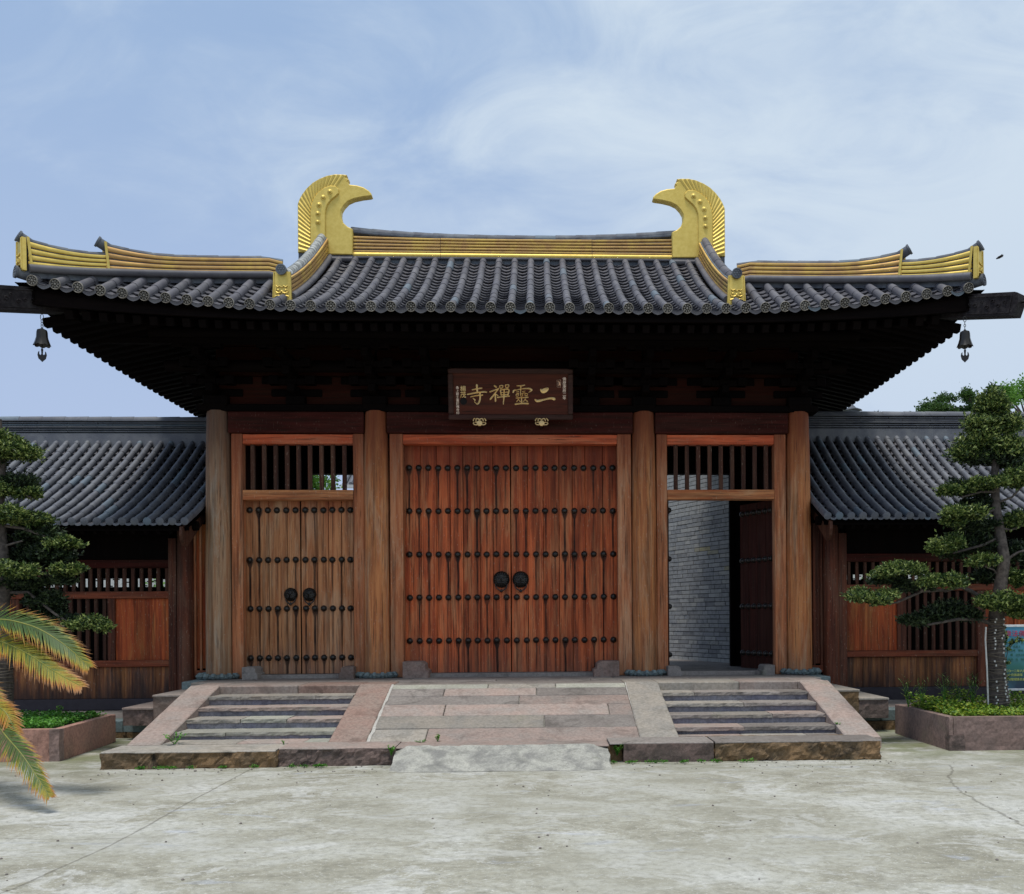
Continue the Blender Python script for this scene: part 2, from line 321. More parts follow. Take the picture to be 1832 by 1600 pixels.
# ------------------------------------------------------------------ object helpers
def thing(name, label, cat, loc=(0, 0, 0), group=None):
    o = bpy.data.objects.new(name, None); COL.objects.link(o); o.location = loc; o.empty_display_size = .2
    o['label'] = label; o['category'] = cat
    if group: o['group'] = group
    o['_'] = 1; del o['_']
    return o
def tag(o, label=None, cat=None, group=None, kind=None):
    for k, v in (('label', label), ('category', cat), ('group', group), ('kind', kind)):
        if v: o[k] = v
    return o
def inst(name, mesh, parent=None, mw=None):
    o = bpy.data.objects.new(name, mesh); COL.objects.link(o)
    if parent is not None:
        o.parent = parent
        base = Matrix.Identity(4) if mw is None else mw
        p = parent; t = Matrix.Identity(4)
        while p is not None: t = p.matrix_basis @ t; p = p.parent
        o.matrix_basis = t.inverted() @ base
    elif mw is not None: o.matrix_basis = mw
    return o
class MB:
    def __init__(s): s.v = []; s.f = []; s.mi = []; s.cur = 0
    def add(s, vs, fs):
        n = len(s.v); s.v += [tuple(p) for p in vs]; s.f += [tuple(i+n for i in f) for f in fs]; s.mi += [s.cur]*len(fs); return s
    def box(s, x0, x1, y0, y1, z0, z1, c=0.0):
        if c <= 0:
            return s.add([(x, y, z) for x in (x0, x1) for y in (y0, y1) for z in (z0, z1)],
                         [(0, 1, 3, 2), (4, 6, 7, 5), (0, 4, 5, 1), (2, 3, 7, 6), (0, 2, 6, 4), (1, 5, 7, 3)])
        lo = (x0, y0, z0); hi = (x1, y1, z1); vs = []; ix = {}
        for sx in (0, 1):
            for sy in (0, 1):
                for sz in (0, 1):
                    sg = (sx, sy, sz)
                    for a in range(3):
                        p = []
                        for k in range(3):
                            e = hi[k] if sg[k] else lo[k]
                            if k != a: e += -c if sg[k] else c
                            p.append(e)
                        ix[(sg, a)] = len(vs); vs.append(p)
        fs = []
        for a in range(3):
            o1, o2 = [k for k in range(3) if k != a]
            for sa in (0, 1):
                q = []
                for (s1, s2) in ((0, 0), (1, 0), (1, 1), (0, 1)):
                    sg = [0, 0, 0]; sg[a] = sa; sg[o1] = s1; sg[o2] = s2; q.append(ix[(tuple(sg), a)])
                fs.append(q)
        for c_ in range(3):
            a, b_ = [k for k in range(3) if k != c_]
            for sa in (0, 1):
                for sb in (0, 1):
                    g0 = [0, 0, 0]; g0[a] = sa; g0[b_] = sb; g1 = list(g0); g1[c_] = 1
                    fs.append([ix[(tuple(g0), a)], ix[(tuple(g0), b_)], ix[(tuple(g1), b_)], ix[(tuple(g1), a)]])
        for sx in (0, 1):
            for sy in (0, 1):
                for sz in (0, 1): fs.append([ix[((sx, sy, sz), a)] for a in range(3)])
        return s.add(vs, fs)
    def slab(s, top, th, c=.012):
        """a plate under a polygon of 3-D points, its upper arris chamfered"""
        n = len(top); cen = sum((Vector(p) for p in top), Vector())/n; vs = []
        for p in top: p = Vector(p); d = (cen-p); d.z = 0; vs.append(p+d.normalized()*c*1.4)
        for p in top: vs.append(Vector(p)-Vector((0, 0, c)))
        for p in top: vs.append(Vector(p)-Vector((0, 0, th)))
        fs = [list(range(n)), list(range(3*n-1, 2*n-1, -1))]
        for r in (0, n):
            for i in range(n): j = (i+1) % n; fs.append([r+i, r+j, r+n+j, r+n+i])
        return s.add(vs, fs)
    def prism(s, poly, y0, y1, c=0.0):
        """outline in x,z given thickness along y (front y0); optional chamfer at the front"""
        n = len(poly); vs = []
        if c:
            cxx = [Vector((p[0], p[1])) for p in poly]
            for i in range(n):
                a, b_, d = cxx[i-1], cxx[i], cxx[(i+1) % n]
                t = (d-a).normalized(); nn = Vector((-t.y, t.x))*s_orient(cxx)
                q = b_+nn*c; vs.append((q.x, y0, q.y))
            vs += [(p[0], y0+c, p[1]) for p in poly]
        else: vs += [(p[0], y0, p[1]) for p in poly]
        vs += [(p[0], y1, p[1]) for p in poly]
        L = len(vs)//n; fs = [list(range(n)), list(range((L-1)*n, L*n))]
        for r in range(L-1):
            for i in range(n): j = (i+1) % n; fs.append([r*n+i, r*n+j, (r+1)*n+j, (r+1)*n+i])
        return s.add(vs, fs)
    def sweep(s, path, sec, closed=True, caps=True, scale=None):
        """sec: (side, up) points; side is horizontal and square to the path"""
        path = [Vector(p) for p in path]; n = len(sec); vs = []
        for i, p in enumerate(path):
            t = (path[min(i+1, len(path)-1)]-path[max(i-1, 0)]).normalized()
            sd = Vector((t.y, -t.x, 0)); sd = sd.normalized() if sd.length > 1e-4 else Vector((1, 0, 0))
            up = sd.cross(t).normalized()
            if up.z < 0: up = -up
            k = scale[i] if scale else 1
            for a, b_ in sec: vs.append(p+sd*a*k+up*b_*k)
        fs = []
        m = n if closed else n-1
        for i in range(len(path)-1):
            for j in range(m): j2 = (j+1) % n; fs.append([i*n+j, i*n+j2, (i+1)*n+j2, (i+1)*n+j])
        if caps and closed: fs += [list(range(n)), list(range((len(path)-1)*n, len(path)*n))]
        return s.add(vs, fs)
    def tube(s, path, r, n=8, caps=True):
        rs = r if isinstance(r, (list, tuple)) else [r]*len(path)
        path = [Vector(p) for p in path]; vs = []; ref = None
        for i, p in enumerate(path):
            t = (path[min(i+1, len(path)-1)]-path[max(i-1, 0)]).normalized()
            if ref is None: ref = Vector((1, 0, 0)) if abs(t.x) < .8 else Vector((0, 1, 0))
            a = (ref-t*ref.dot(t)).normalized(); b_ = t.cross(a); ref = a
            for k in range(n): an = 2*pi*k/n; vs.append(p+(a*cos(an)+b_*sin(an))*rs[i])
        fs = [[i*n+j, i*n+(j+1) % n, (i+1)*n+(j+1) % n, (i+1)*n+j] for i in range(len(path)-1) for j in range(n)]
        if caps: fs += [list(range(n)), list(range((len(path)-1)*n, len(path)*n))]
        return s.add(vs, fs)
    def lathe(s, prof, c=(0, 0, 0), n=16, axis='z'):
        vs = []; c = Vector(c)
        for r, h in prof:
            for k in range(n):
                a = 2*pi*k/n; x, y = r*cos(a), r*sin(a)
                vs.append(c+(Vector((x, y, h)) if axis == 'z' else Vector((x, h, y))))
        fs = [[i*n+j, i*n+(j+1) % n, (i+1)*n+(j+1) % n, (i+1)*n+j] for i in range(len(prof)-1) for j in range(n)]
        fs += [list(range(n)), list(range((len(prof)-1)*n, len(prof)*n))]
        return s.add(vs, fs)
    def mesh(s, name, mats, smooth=False, ang=40, norm=True):
        me = bpy.data.meshes.new(name); me.from_pydata([tuple(v) for v in s.v], [], s.f)
        for m in (mats if isinstance(mats, (list, tuple)) else [mats]): me.materials.append(m)
        if any(s.mi): me.polygons.foreach_set('material_index', s.mi)
        if norm:
            b_ = bmesh.new(); b_.from_mesh(me); bmesh.ops.recalc_face_normals(b_, faces=b_.faces); b_.to_mesh(me); b_.free()
        if smooth:
            me.polygons.foreach_set('use_smooth', [True]*len(me.polygons))
            try: me.set_sharp_from_angle(angle=radians(ang))
            except Exception: pass
        me.update(); return me
    def obj(s, name, mats, parent=None, smooth=False, mw=None, **k):
        return inst(name, s.mesh(name, mats, smooth, **k), parent, mw)
def s_orient(ps):
    a = sum(ps[i].x*ps[(i+1) % len(ps)].y-ps[(i+1) % len(ps)].x*ps[i].y for i in range(len(ps)))
    return 1 if a > 0 else -1
def grid(fn, nu, nv, mb=None):
    mb = mb or MB(); vs = [fn(i/nu, j/nv) for i in range(nu+1) for j in range(nv+1)]
    return mb.add(vs, [[i*(nv+1)+j, (i+1)*(nv+1)+j, (i+1)*(nv+1)+j+1, i*(nv+1)+j+1] for i in range(nu) for j in range(nv)])
def rock(name, x0, x1, y0, y1, z0, z1, mat, parent, amp=.02, cell=.07, seed=0, zfun=None, flat_top=True, fs=6.0):
    """a hewn block: finely divided, its faces broken up in real relief"""
    b_ = bmesh.new(); nx, ny, nz = [max(2, int((h-l)/cell)) for l, h in ((x0, x1), (y0, y1), (z0, z1))]
    nx = min(nx, 90)
    pts = {}
    def V(i, j, k):
        if (i, j, k) not in pts: pts[(i, j, k)] = b_.verts.new((x0+(x1-x0)*i/nx, y0+(y1-y0)*j/ny, z0+(z1-z0)*k/nz))
        return pts[(i, j, k)]
    for j in range(ny):
        for k in range(nz):
            for i in (0, nx): b_.faces.new([V(i, j, k), V(i, j+1, k), V(i, j+1, k+1), V(i, j, k+1)])
    for i in range(nx):
        for k in range(nz):
            for j in (0, ny): b_.faces.new([V(i, j, k), V(i+1, j, k), V(i+1, j, k+1), V(i, j, k+1)])
        for j in range(ny):
            for k in (0, nz): b_.faces.new([V(i, j, k), V(i+1, j, k), V(i+1, j+1, k), V(i, j+1, k)])
    for v in b_.verts:
        p = v.co.copy(); q = p*fs+Vector((seed*3.1, seed, seed*1.7))
        d = Vector((noise.noise(q), noise.noise(q+Vector((31, 0, 0))), noise.noise(q+Vector((0, 57, 0)))))
        d += .5*Vector((noise.noise(q*3), noise.noise(q*3+Vector((11, 0, 0))), noise.noise(q*3+Vector((0, 17, 0)))))
        f = 1.0
        if flat_top and p.z > z1-.001: f = .0
        v.co += Vector((d.x*amp, d.y*amp*1.3*f if p.z > z1-.001 else d.y*amp*1.3, d.z*amp*(.25 if p.z > z1-.001 else .8)))
        if flat_top and p.z > z1-.001:
            v.co.y += amp*.5*noise.noise(p*3.3+Vector((seed, 0, 0)))
        if zfun: v.co.z += zfun(p.x)
    bmesh.ops.recalc_face_normals(b_, faces=b_.faces)
    me = bpy.data.meshes.new(name); b_.to_mesh(me); b_.free(); me.materials.append(mat)
    return inst(name, me, parent)

# ------------------------------------------------------------------ ground
g = NT('weathered_concrete', .86, .2)
X, Y, Z = g.xyz()
a1 = g.noise((.7, .8, 1), 8, .66, .8); a2 = g.noise((2.6, 3.4, 1), 9, .72, .6, off=(4, 1, 0)); a3 = g.noise(14, 5, .65); a4 = g.noise(90, 3, .6)
a5 = g.noise((1.3, 1.9, 1), 10, .74, .8, off=(8, 8, 0))
c = g.ramp(g.m('ADD', g.m('MULTIPLY', a1, .68), g.m('MULTIPLY', a2, .32)), [(.40, (.25, .235, .18)), (.47, (.34, .325, .26)), (.53, (.42, .41, .35)), (.61, (.49, .485, .44))])
c = g.mix(g.m('MULTIPLY', g.rng(a5, .53, .58), .6), c, (.55, .545, .51, 1))
c = g.mix(g.m('MULTIPLY', g.rng(g.noise((1.7, 2.4, 1), 9, .75, 1, off=(2, 6, 0)),   .56, .62), .45), c, (.235, .22, .175, 1))
c = g.mix(g.m('MULTIPLY', g.rng(g.noise((.7, 2.2, 1), 5, .6, 1, off=(12, 3, 0)), .60, .68), .45), c, (.40, .43, .50, 1))
c = g.mix(g.rng(a3, .42, .70, 0, .5), c, (.17, .165, .135, 1)); c = g.mix(g.m('MULTIPLY', g.rng(a4, .60, .68), .6), c, (.10, .095, .08, 1))
c = g.mix(g.m('MULTIPLY', g.rng(g.noise(38, 4, .7, off=(3, 9, 1)), .58, .66), .5), c, (.62, .61, .57, 1))
fk = g.noise((16, 24, 1), 6, .75, .5, off=(5, 2, 9)); c = g.mix(g.m('MULTIPLY', g.rng(fk, .59, .63), .55), c, (.64, .63, .58, 1))
fd = g.noise((9, 13, 1), 7, .78, .4, off=(1, 7, 4)); c = g.mix(g.m('MULTIPLY', g.rng(fd, .59, .64), .35), c, (.20, .19, .15, 1))
st_ = g.noise((.35, .5, 1), 4, .55, .6, off=(6, 3, 3)); c = g.mix(g.m('MULTIPLY', g.rng(st_, .42, .62), .35), c, (.30, .29, .235, 1))
# damp, mossy band where the paving meets the stair base
band = g.m('MULTIPLY', g.rng(Y, -5.6, -4.75), g.rng(g.noise((1.5, 3, 1), 5, .6, off=(3, 3, 0)), .4, .65)); c = g.mix(g.m('MULTIPLY', band, .5), c, (.14, .14, .085, 1))
band2 = g.m('MULTIPLY', g.rng(Y, -5.2, -3.6), g.rng(g.m('ABSOLUTE', X), 4.6, 5.1)); c = g.mix(g.m('MULTIPLY', g.m('MULTIPLY', band2, g.rng(g.noise(2.5, 5, .6), .35, .6)), .7), c, (.15, .165, .07, 1))
def line(pts, wd, wob=.06, wsc=1.6):
    """a crack or saw cut: narrow mask along a polyline on the ground"""
    tot = None
    w1 = g.m('MULTIPLY', g.m('SUBTRACT', g.noise(wsc, 5, .65, off=(wob*50, 1, 0)), .5), wob*2.2)
    w2 = g.m('MULTIPLY', g.m('SUBTRACT', g.noise(wsc, 5, .65, off=(7, wob*31, 0)), .5), wob*2.2)
    xx, yy = g.m('ADD', X, w1), g.m('ADD', Y, w2)
    for (xa, ya), (xb, yb) in zip(pts, pts[1:]):
        L = sqrt((xb-xa)**2+(yb-ya)**2); ux, uy = (xb-xa)/L, (yb-ya)/L
        t = g.m('ADD', g.m('MULTIPLY', g.m('SUBTRACT', xx, xa), ux), g.m('MULTIPLY', g.m('SUBTRACT', yy, ya), uy))
        n_ = g.m('ABSOLUTE', g.m('SUBTRACT', g.m('MULTIPLY', g.m('SUBTRACT', xx, xa), uy), g.m('MULTIPLY', g.m('SUBTRACT', yy, ya), ux)))
        k = g.m('MULTIPLY', g.m('SUBTRACT', 1, g.rng(n_, wd*.5, wd*1.6)), g.m('MULTIPLY', g.rng(t, -.03, .02), g.m('SUBTRACT', 1, g.rng(t, L-.02, L+.03))))
        tot = k if tot is None else g.m('MAXIMUM', tot, k)
    return tot
def gp(u, v):
    a, b_ = u-PX, v-PY; x = a*cos(RO)-b_*sin(RO); y = b_*cos(RO)+a*sin(RO); d = CAM.z*FP/y
    dx = x/FP*d; return (CAM.x+dx*cos(TH)+d*sin(TH), CAM.y-dx*sin(TH)+d*cos(TH))
K = [line([gp(470, 1365), gp(345, 1432), gp(200, 1512), gp(20, 1592), (-4.2, -13.5)], .010, .02),
     line([gp(1702, 1368), gp(1700, 1400), gp(1745, 1432), gp(1832, 1478), (6.4, -9.4)], .012, .09, 2.4),
     line([gp(1700, 1400), gp(1560, 1395), gp(1440, 1392), gp(1330, 1380)], .006, .10, 2.4),
     line([gp(0, 1500), gp(130, 1503), gp(260, 1498)], .006, .05, 2)]
kk = K[0]
for q in K[1:]: kk = g.m('MAXIMUM', kk, q)
kk = g.m('MULTIPLY', kk, g.rng(g.noise(5, 3, .6, off=(6, 6, 0)), .25, .5, .35, 1))
c = g.mix(g.m('MULTIPLY', kk, .5), c, (.10, .09, .07, 1))
hgt = g.m('ADD', g.m('MULTIPLY', a2, .5), g.m('ADD', g.m('MULTIPLY', a3, .35), g.m('ADD', g.m('MULTIPLY', a4, .2), g.m('MULTIPLY', kk, -1.2))))
M['ground'] = g.fin(c, hgt, .35, .02)
def gz(x, y): return 0.0
gm = MB()
gm.add([(-500, -400, 0), (500, -400, 0), (500, 900, 0), (-500, 900, 0)], [(0, 1, 2, 3)])
go = gm.obj('ground', M['ground']); tag(go, 'weathered pale grey concrete forecourt with stains, cracks and a saw cut joint', kind='structure')

# ------------------------------------------------------------------ the gate: helpers for its roof
def ss(t): t = max(0, min(1, t)); return t*t*(3-2*t)
def lift(x): return .205*(max(0, abs(x)-2.6)/4.1)**2.2
def ze(x): return 6.325+lift(x)
def Ye(x): return -2.2-.45*(max(0, abs(x)-2.5)/4.5)**2
def Pr(s_): return .42*s_+.043*s_*s_
def mm(x): return 1+.35*ss((abs(x)-3.42)/.3)
def zr(x, y): s_ = y-Ye(x); return ze(x)+Pr(s_)*mm(x)
XC, YCo, AH = 6.93, -2.66, 2.1
def Yh(x): return YCo+AH*(1-exp(-(XC-abs(x))/AH))
YR = 1.4
GATE = thing('temple_gate', 'large dark timber temple gate with upswept grey tile roof and golden ridge ornaments', 'temple gate', (cx, 0, .79))
def P(o): return o
T = Matrix.Translation
CX = T((.09, 0, 0))          # the roof's own frame is centred on x = cx

# roof deck
def deck(sx0, sx1, yend, name):
    mb = MB(); nx = max(2, int(abs(sx1-sx0)/.25))
    for off in (-.05, -.11):
        grid(lambda i, j: (sx0+(sx1-sx0)*i, Ye(sx0+(sx1-sx0)*i)+.02+(yend(sx0+(sx1-sx0)*i)-Ye(sx0+(sx1-sx0)*i)-.02)*j,
                           zr(sx0+(sx1-sx0)*i, Ye(sx0+(sx1-sx0)*i)+.02+(yend(sx0+(sx1-sx0)*i)-Ye(sx0+(sx1-sx0)*i)-.02)*j)+off), nx, 10, mb)
    # mirrored back slope
    for off in (-.05, -.11):
        grid(lambda i, j: (sx0+(sx1-sx0)*i, 2*YR-(Ye(sx0+(sx1-sx0)*i)+(yend(sx0+(sx1-sx0)*i)-Ye(sx0+(sx1-sx0)*i))*j),
                           zr(sx0+(sx1-sx0)*i, Ye(sx0+(sx1-sx0)*i)+(yend(sx0+(sx1-sx0)*i)-Ye(sx0+(sx1-sx0)*i))*j)+off), nx, 10, mb)
    return mb
def zside(x, y):
    h = Yh(x); half = YR-h; t = min(1, abs(y-YR)/half); dr = (ze(6.9)-6.325)*ss((abs(x)-3.6)/3.3)*(1-t**2.4)
    return zr(x, h)-dr
mb = deck(-3.52, 3.52, lambda x: YR, 'roof')
for sg in (-1, 1):
    m2 = deck(sg*3.5, sg*6.9, Yh, 'roof'); mb.add(m2.v, m2.f)
    for off in (-.05, -.11):
        grid(lambda i, j, s_=sg, o_=off: (s_*(3.5+3.4*i), Yh(3.5+3.4*i)+(2*YR-2*Yh(3.5+3.4*i))*j, zside(3.5+3.4*i, Yh(3.5+3.4*i)+(2*YR-2*Yh(3.5+3.4*i))*j)+o_), 10, 16, mb)
    # gable wall between side slope and ridge
    ys = [-1.0+.24*i for i in range(21)]
    vs = [(sg*3.51, y, zside(3.51, y)-.1) for y in ys]+[(sg*3.51, y, zr(3.4, YR-abs(y-YR))-.02) for y in ys]
    mb.add(vs, [[i, i+1, 22+i, 21+i] for i in range(20)])
mb.v = [(v[0], v[1], v[2]) for v in mb.v]
ROOF = mb.obj('roof', M['darkh'], GATE, mw=CX, norm=False)

# round tiles
def half_tube(name, L, r0, r1, th=.016, n=8, mat=None, close=False):
    """one half-round tile lying along +Y from its lower lip, slightly wider at the lip"""
    mb = MB(); vs = []
    for (y, ra, rb) in ((0, r0, r0-th), (.015, r0+.002, r0-th), (L, r1, r1-th)):
        for rr in (ra, rb):
            for k in range(n+1):
                a = pi*k/n; vs.append((rr*cos(a), y, rr*sin(a)))
    q = n+1; fs = []
    for i in range(n):
        fs.append([i, i+1, q+i+1, q+i])                                   # front annulus
        fs.append([i, i+1, 2*q+i+1, 2*q+i]); fs.append([2*q+i, 2*q+i+1, 4*q+i+1, 4*q+i])
        fs.append([4*q+i, 4*q+i+1, 5*q+i+1, 5*q+i])
    # straight skirts
    m0 = len(vs)
    for (y, rr) in ((0, r0), (L, r1)):
        for s_ in (1, -1): vs.append((s_*rr, y, -.035))
    fs.append([0, 4*q, m0+2, m0]); fs.append([n, 4*q+n, m0+3, m0+1])
    if close: fs.append(list(range(4*q, 5*q)))
    mb.add(vs, fs); return mb.mesh(name, mat, True, 50)
LT = .42
rt_me = half_tube('round_tile', LT+.02, .062, .056, mat=M['tile'])
def rowpath(x, zf, y0, y1, step):
    """walk up the slope from y0 in equal steps"""
    pts = [Vector((x, y0, zf(x, y0)))]; y = y0
    while y < y1-1e-4:
        dy = step/sqrt(1+((zf(x, y+.01)-zf(x, y))/.01)**2)
        if y+dy > y1: dy = y1-y
        y += dy; pts.append(Vector((x, y, zf(x, y))))
    return pts
def frame(p, q, jit=0.0):
    t = (q-p).normalized(); xa = Vector((1, 0, 0)); n_ = xa.cross(t).normalized()
    m = Matrix((xa, t, n_)).transposed().to_4x4(); m.translation = p
    if jit: m = m @ Matrix.Rotation(random.uniform(-jit, jit), 4, 'Z') @ Matrix.Rotation(random.uniform(-jit, jit), 4, 'X')
    return m
# eave disc with an eight-petalled flower in relief
mb = MB(); mb.lathe([(.065, -.012), (.001, -.012)], n=20, axis='y')
mb.cur = 1
mb.lathe([(.076, 0), (.076, -.02), (.070, -.026), (.064, -.020), (.064, -.0125)], n=20, axis='y'); mb.f = mb.f[:-2]; mb.mi = mb.mi[:-2]
for k in range(8):
    a = k*pi/4; ca, sa = cos(a), sin(a); vs = []
    for (r, w_) in ((.026, .006), (.042, .013), (.056, .009)):
        for s_ in (-1, 1): vs.append((r*ca-s_*w_*sa, -.013, r*sa+s_*w_*ca))
        vs.append((r*ca, -.023, r*sa))
    mb.add(vs, [[0, 2, 5, 3], [2, 1, 4, 5], [3, 5, 8, 6], [5, 4, 7, 8]])
mb.lathe([(.018, -.012), (.016, -.022), (.001, -.026)], n=8, axis='y')
disc_me = mb.mesh('tile_end', [M['disc'], M['discpat']], True, 40)
rows = [.29*k for k in range(-23, 24)]
cand = []
for x in rows:
    yend = YR-.08 if abs(x) < 3.4 else Yh(x)-.03
    pts = rowpath(x, zr, Ye(x)+.0, yend, LT)
    for i in range(len(pts)-1):
        cand.append((pts[i].y-.5*abs(i == 0), x, pts[i], pts[i+1]))
cand.sort(key=lambda q: q[0])
stuffmb = MB()
for n_, (_, x, p, q) in enumerate(cand):
    L = (q-p).length; up = Vector((0, 0, .02))
    m = CX @ frame(p+up+Vector((random.uniform(-.004, .004), 0, random.uniform(-.003, .004))), q+up, .008) @ Matrix.Diagonal((1, L/LT, 1, 1))
    if n_ < 298: inst('round_tile', rt_me, ROOF, m)
    else:
        mm_ = CX.inverted() @ m
        stuffmb.add([mm_ @ v.co for v in rt_me.vertices], [tuple(f.vertices) for f in rt_me.polygons])
o = stuffmb.obj('upper_round_tiles', M['tile'], ROOF, True, CX, norm=False); tag(o, kind='stuff')
for x in rows:
    p = Vector((x, Ye(x)-.012, zr(x, Ye(x))+.012)); m = CX @ frame(p, p+Vector((0, 1, .12))) @ Matrix.Rotation(random.uniform(0, .7), 4, 'Y')
    inst('tile_end', disc_me, ROOF, m)
# pan tiles (too small to tell singly) and drip tiles
pm = MB(); half = .102
for xa, xb in zip(rows, rows[1:]):
    x = (xa+xb)/2; yend = YR-.1 if abs(x) < 3.38 else Yh(x)-.05
    pts = rowpath(x, zr, Ye(x)-.005, yend, .205)
    for i in range(len(pts)-1):
        p, q = pts[i], pts[i+1]; t = (q-p).normalized(); n_ = Vector((1, 0, 0)).cross(t); vs = []
        jz = random.uniform(-.005, .005)
        for (b_, h) in ((p-t*.0, .012+jz), (p, -.008+jz), (q+t*.02, -.022)):
            for k in range(5):
                u_ = (k/4*2-1); vs.append(b_+Vector((1, 0, 0))*u_*half+n_*(h-.03+.038*u_*u_))
        pm.add(vs, [[k, k+1, 6+k, 5+k] for k in range(4)]+[[k, k+1, 11+k, 10+k] for k in range(4)])
o = pm.obj('pan_tiles', M['pan'], ROOF, False, CX, norm=False); tag(o, kind='stuff')
dm = MB(); vs = []
for (y, h0) in ((-.012, 0), (.0, 0)):
    for (h) in (0, 1):
        for k in range(9):
            u_ = k/8*2-1; z = -.03+.04*u_*u_; vs.append((u_*.10, y, z if h else z-.045+.012*abs(u_)))
dm.add(vs, [[k, k+1, 10+k, 9+k] for k in range(8)]+[[9+k, 10+k, 28+k, 27+k] for k in range(8)]+[[k, k+1, 19+k, 18+k] for k in range(8)])
for hh in (.014, .028):
    dm.add([(u_/4*.094, -.017, -.03+.04*(u_/4)**2-hh+.01) for u_ in range(-4, 5)]+[(u_/4*.094, -.012, -.03+.04*(u_/4)**2-hh) for u_ in range(-4, 5)],
           [[k, k+1, 10+k, 9+k] for k in range(8)])
drip_me = dm.mesh('drip_tile', M['tile'], False)
for xa, xb in zip(rows, rows[1:]):
    x = (xa+xb)/2; p = Vector((x, Ye(x)-.015, zr(x, Ye(x))-.012))
    sl_ = (zr(x+.05, Ye(x+.05))-zr(x-.05, Ye(x-.05)))/.1
    inst('drip_tile', drip_me, ROOF, CX @ T(p) @ Matrix.Rotation(-math.atan(sl_), 4, 'Y'))
# side and back slopes: seen only edge-on
sm = MB(); hs = [(.062*cos(pi*k/6), .062*sin(pi*k/6)) for k in range(7)]
for sg in (-1, 1):
    y = -2.2
    while y < 5.0:
        xs = [6.88-.35*i for i in range(10)]; pts = [Vector((sg*x, y, zside(x, y)+.02)) for x in xs if Yh(x) < y-.05 and y+.05 < 2*YR-Yh(x)]
        if len(pts) > 1: sm.sweep(pts, hs, closed=False)
        y += .29
for x in rows:
    yend = YR if abs(x) < 3.45 else Yh(x)
    pts = [Vector((x, 2*YR-p.y, p.z+.02)) for p in rowpath(x, zr, Ye(x), yend, .5)]
    if len(pts) > 1: sm.sweep(pts, hs, closed=False)
o = sm.obj('far_slope_tiles', M['tile'], ROOF, True, CX, norm=False); tag(o, kind='stuff')
# fascia under the tiles, front and sides
def eave_loop():
    pts = [Vector((x*.1, Ye(x*.1)+.07, ze(x*.1))) for x in range(-68, 69)]
    return pts
fm = MB(); lp = eave_loop()
fm.sweep([Vector((p.x, p.y, 0)) for p in lp], [(0, 0), (.04, 0), (.04, 0), (0, 0)])
fm = MB(); vs = []
for p in lp: vs += [(p.x, p.y, p.z-.06), (p.x, p.y, 6.16+.35*(p.z-6.325)), (p.x, p.y+.05, 6.16+.35*(p.z-6.325)), (p.x, p.y+.05, p.z-.06)]
fm.add(vs, [[i*4+a, i*4+(a+1) % 4, i*4+4+(a+1) % 4, i*4+4+a] for i in range(len(lp)-1) for a in range(4)])
for sg in (-1, 1):
    vs = []; ys = [-2.55+.25*i for i in range(32)]
    for y in ys:
        zt = zside(6.85, y)-.02
        for (dx, zz_) in ((0, zt), (0, 6.19+.35*(zt-6.3)), (-.06, 6.19+.35*(zt-6.3)), (-.06, zt)): vs.append((sg*(6.74+dx), y, zz_))
    fm.add(vs, [[i*4+a, i*4+(a+1) % 4, i*4+4+(a+1) % 4, i*4+4+a] for i in range(len(ys)-1) for a in range(4)])
fm.obj('eave_board', M['darkh'], GATE, mw=CX, norm=False)
# rafters, one by one
def bar_mesh(name, L, w_, h, mat, c=.008):
    m_ = MB(); m_.box(-w_/2, w_/2, 0, L, -h, 0, c); return m_.mesh(name, mat)
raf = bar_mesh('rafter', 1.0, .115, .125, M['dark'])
def place_bar(me, name, a, b_, parent):
    t = (b_-a); L = t.length; t.normalize(); xa = t.cross(Vector((0, 0, 1))).normalized(); n_ = xa.cross(t)
    m = Matrix((xa, t, n_)).transposed().to_4x4(); m.translation = a
    return inst(name, me, parent, CX @ m @ Matrix.Diagonal((1, L, 1, 1)))
for k in range(-28, 29):
    x = .225*k; y0 = Ye(x)+.16; y1 = .9 if abs(x) < 4.6 else max(y0+.15, Yh(x)-.05)
    z0 = 6.15+.35*lift(x)
    place_bar(raf, 'rafter', Vector((x, y0, z0)), Vector((x, y1, z0+.40*(y1-y0))), ROOF)
for sg in (-1, 1):
    for k in range(30):
        y = -2.3+.262*k; ym = YR-abs(y-YR)
        xi = 4.9
        if k == 0: continue
        while Yh(xi) > ym-.05 and xi < 6.5: xi += .1
        a = Vector((sg*6.80, y, 6.155+.02*abs(y-YR)/3.6)); b_ = Vector((sg*xi, y, 6.155+.22*(6.80-xi)))
        if (a-b_).length > .1: place_bar(raf, 'rafter', a, b_, ROOF)
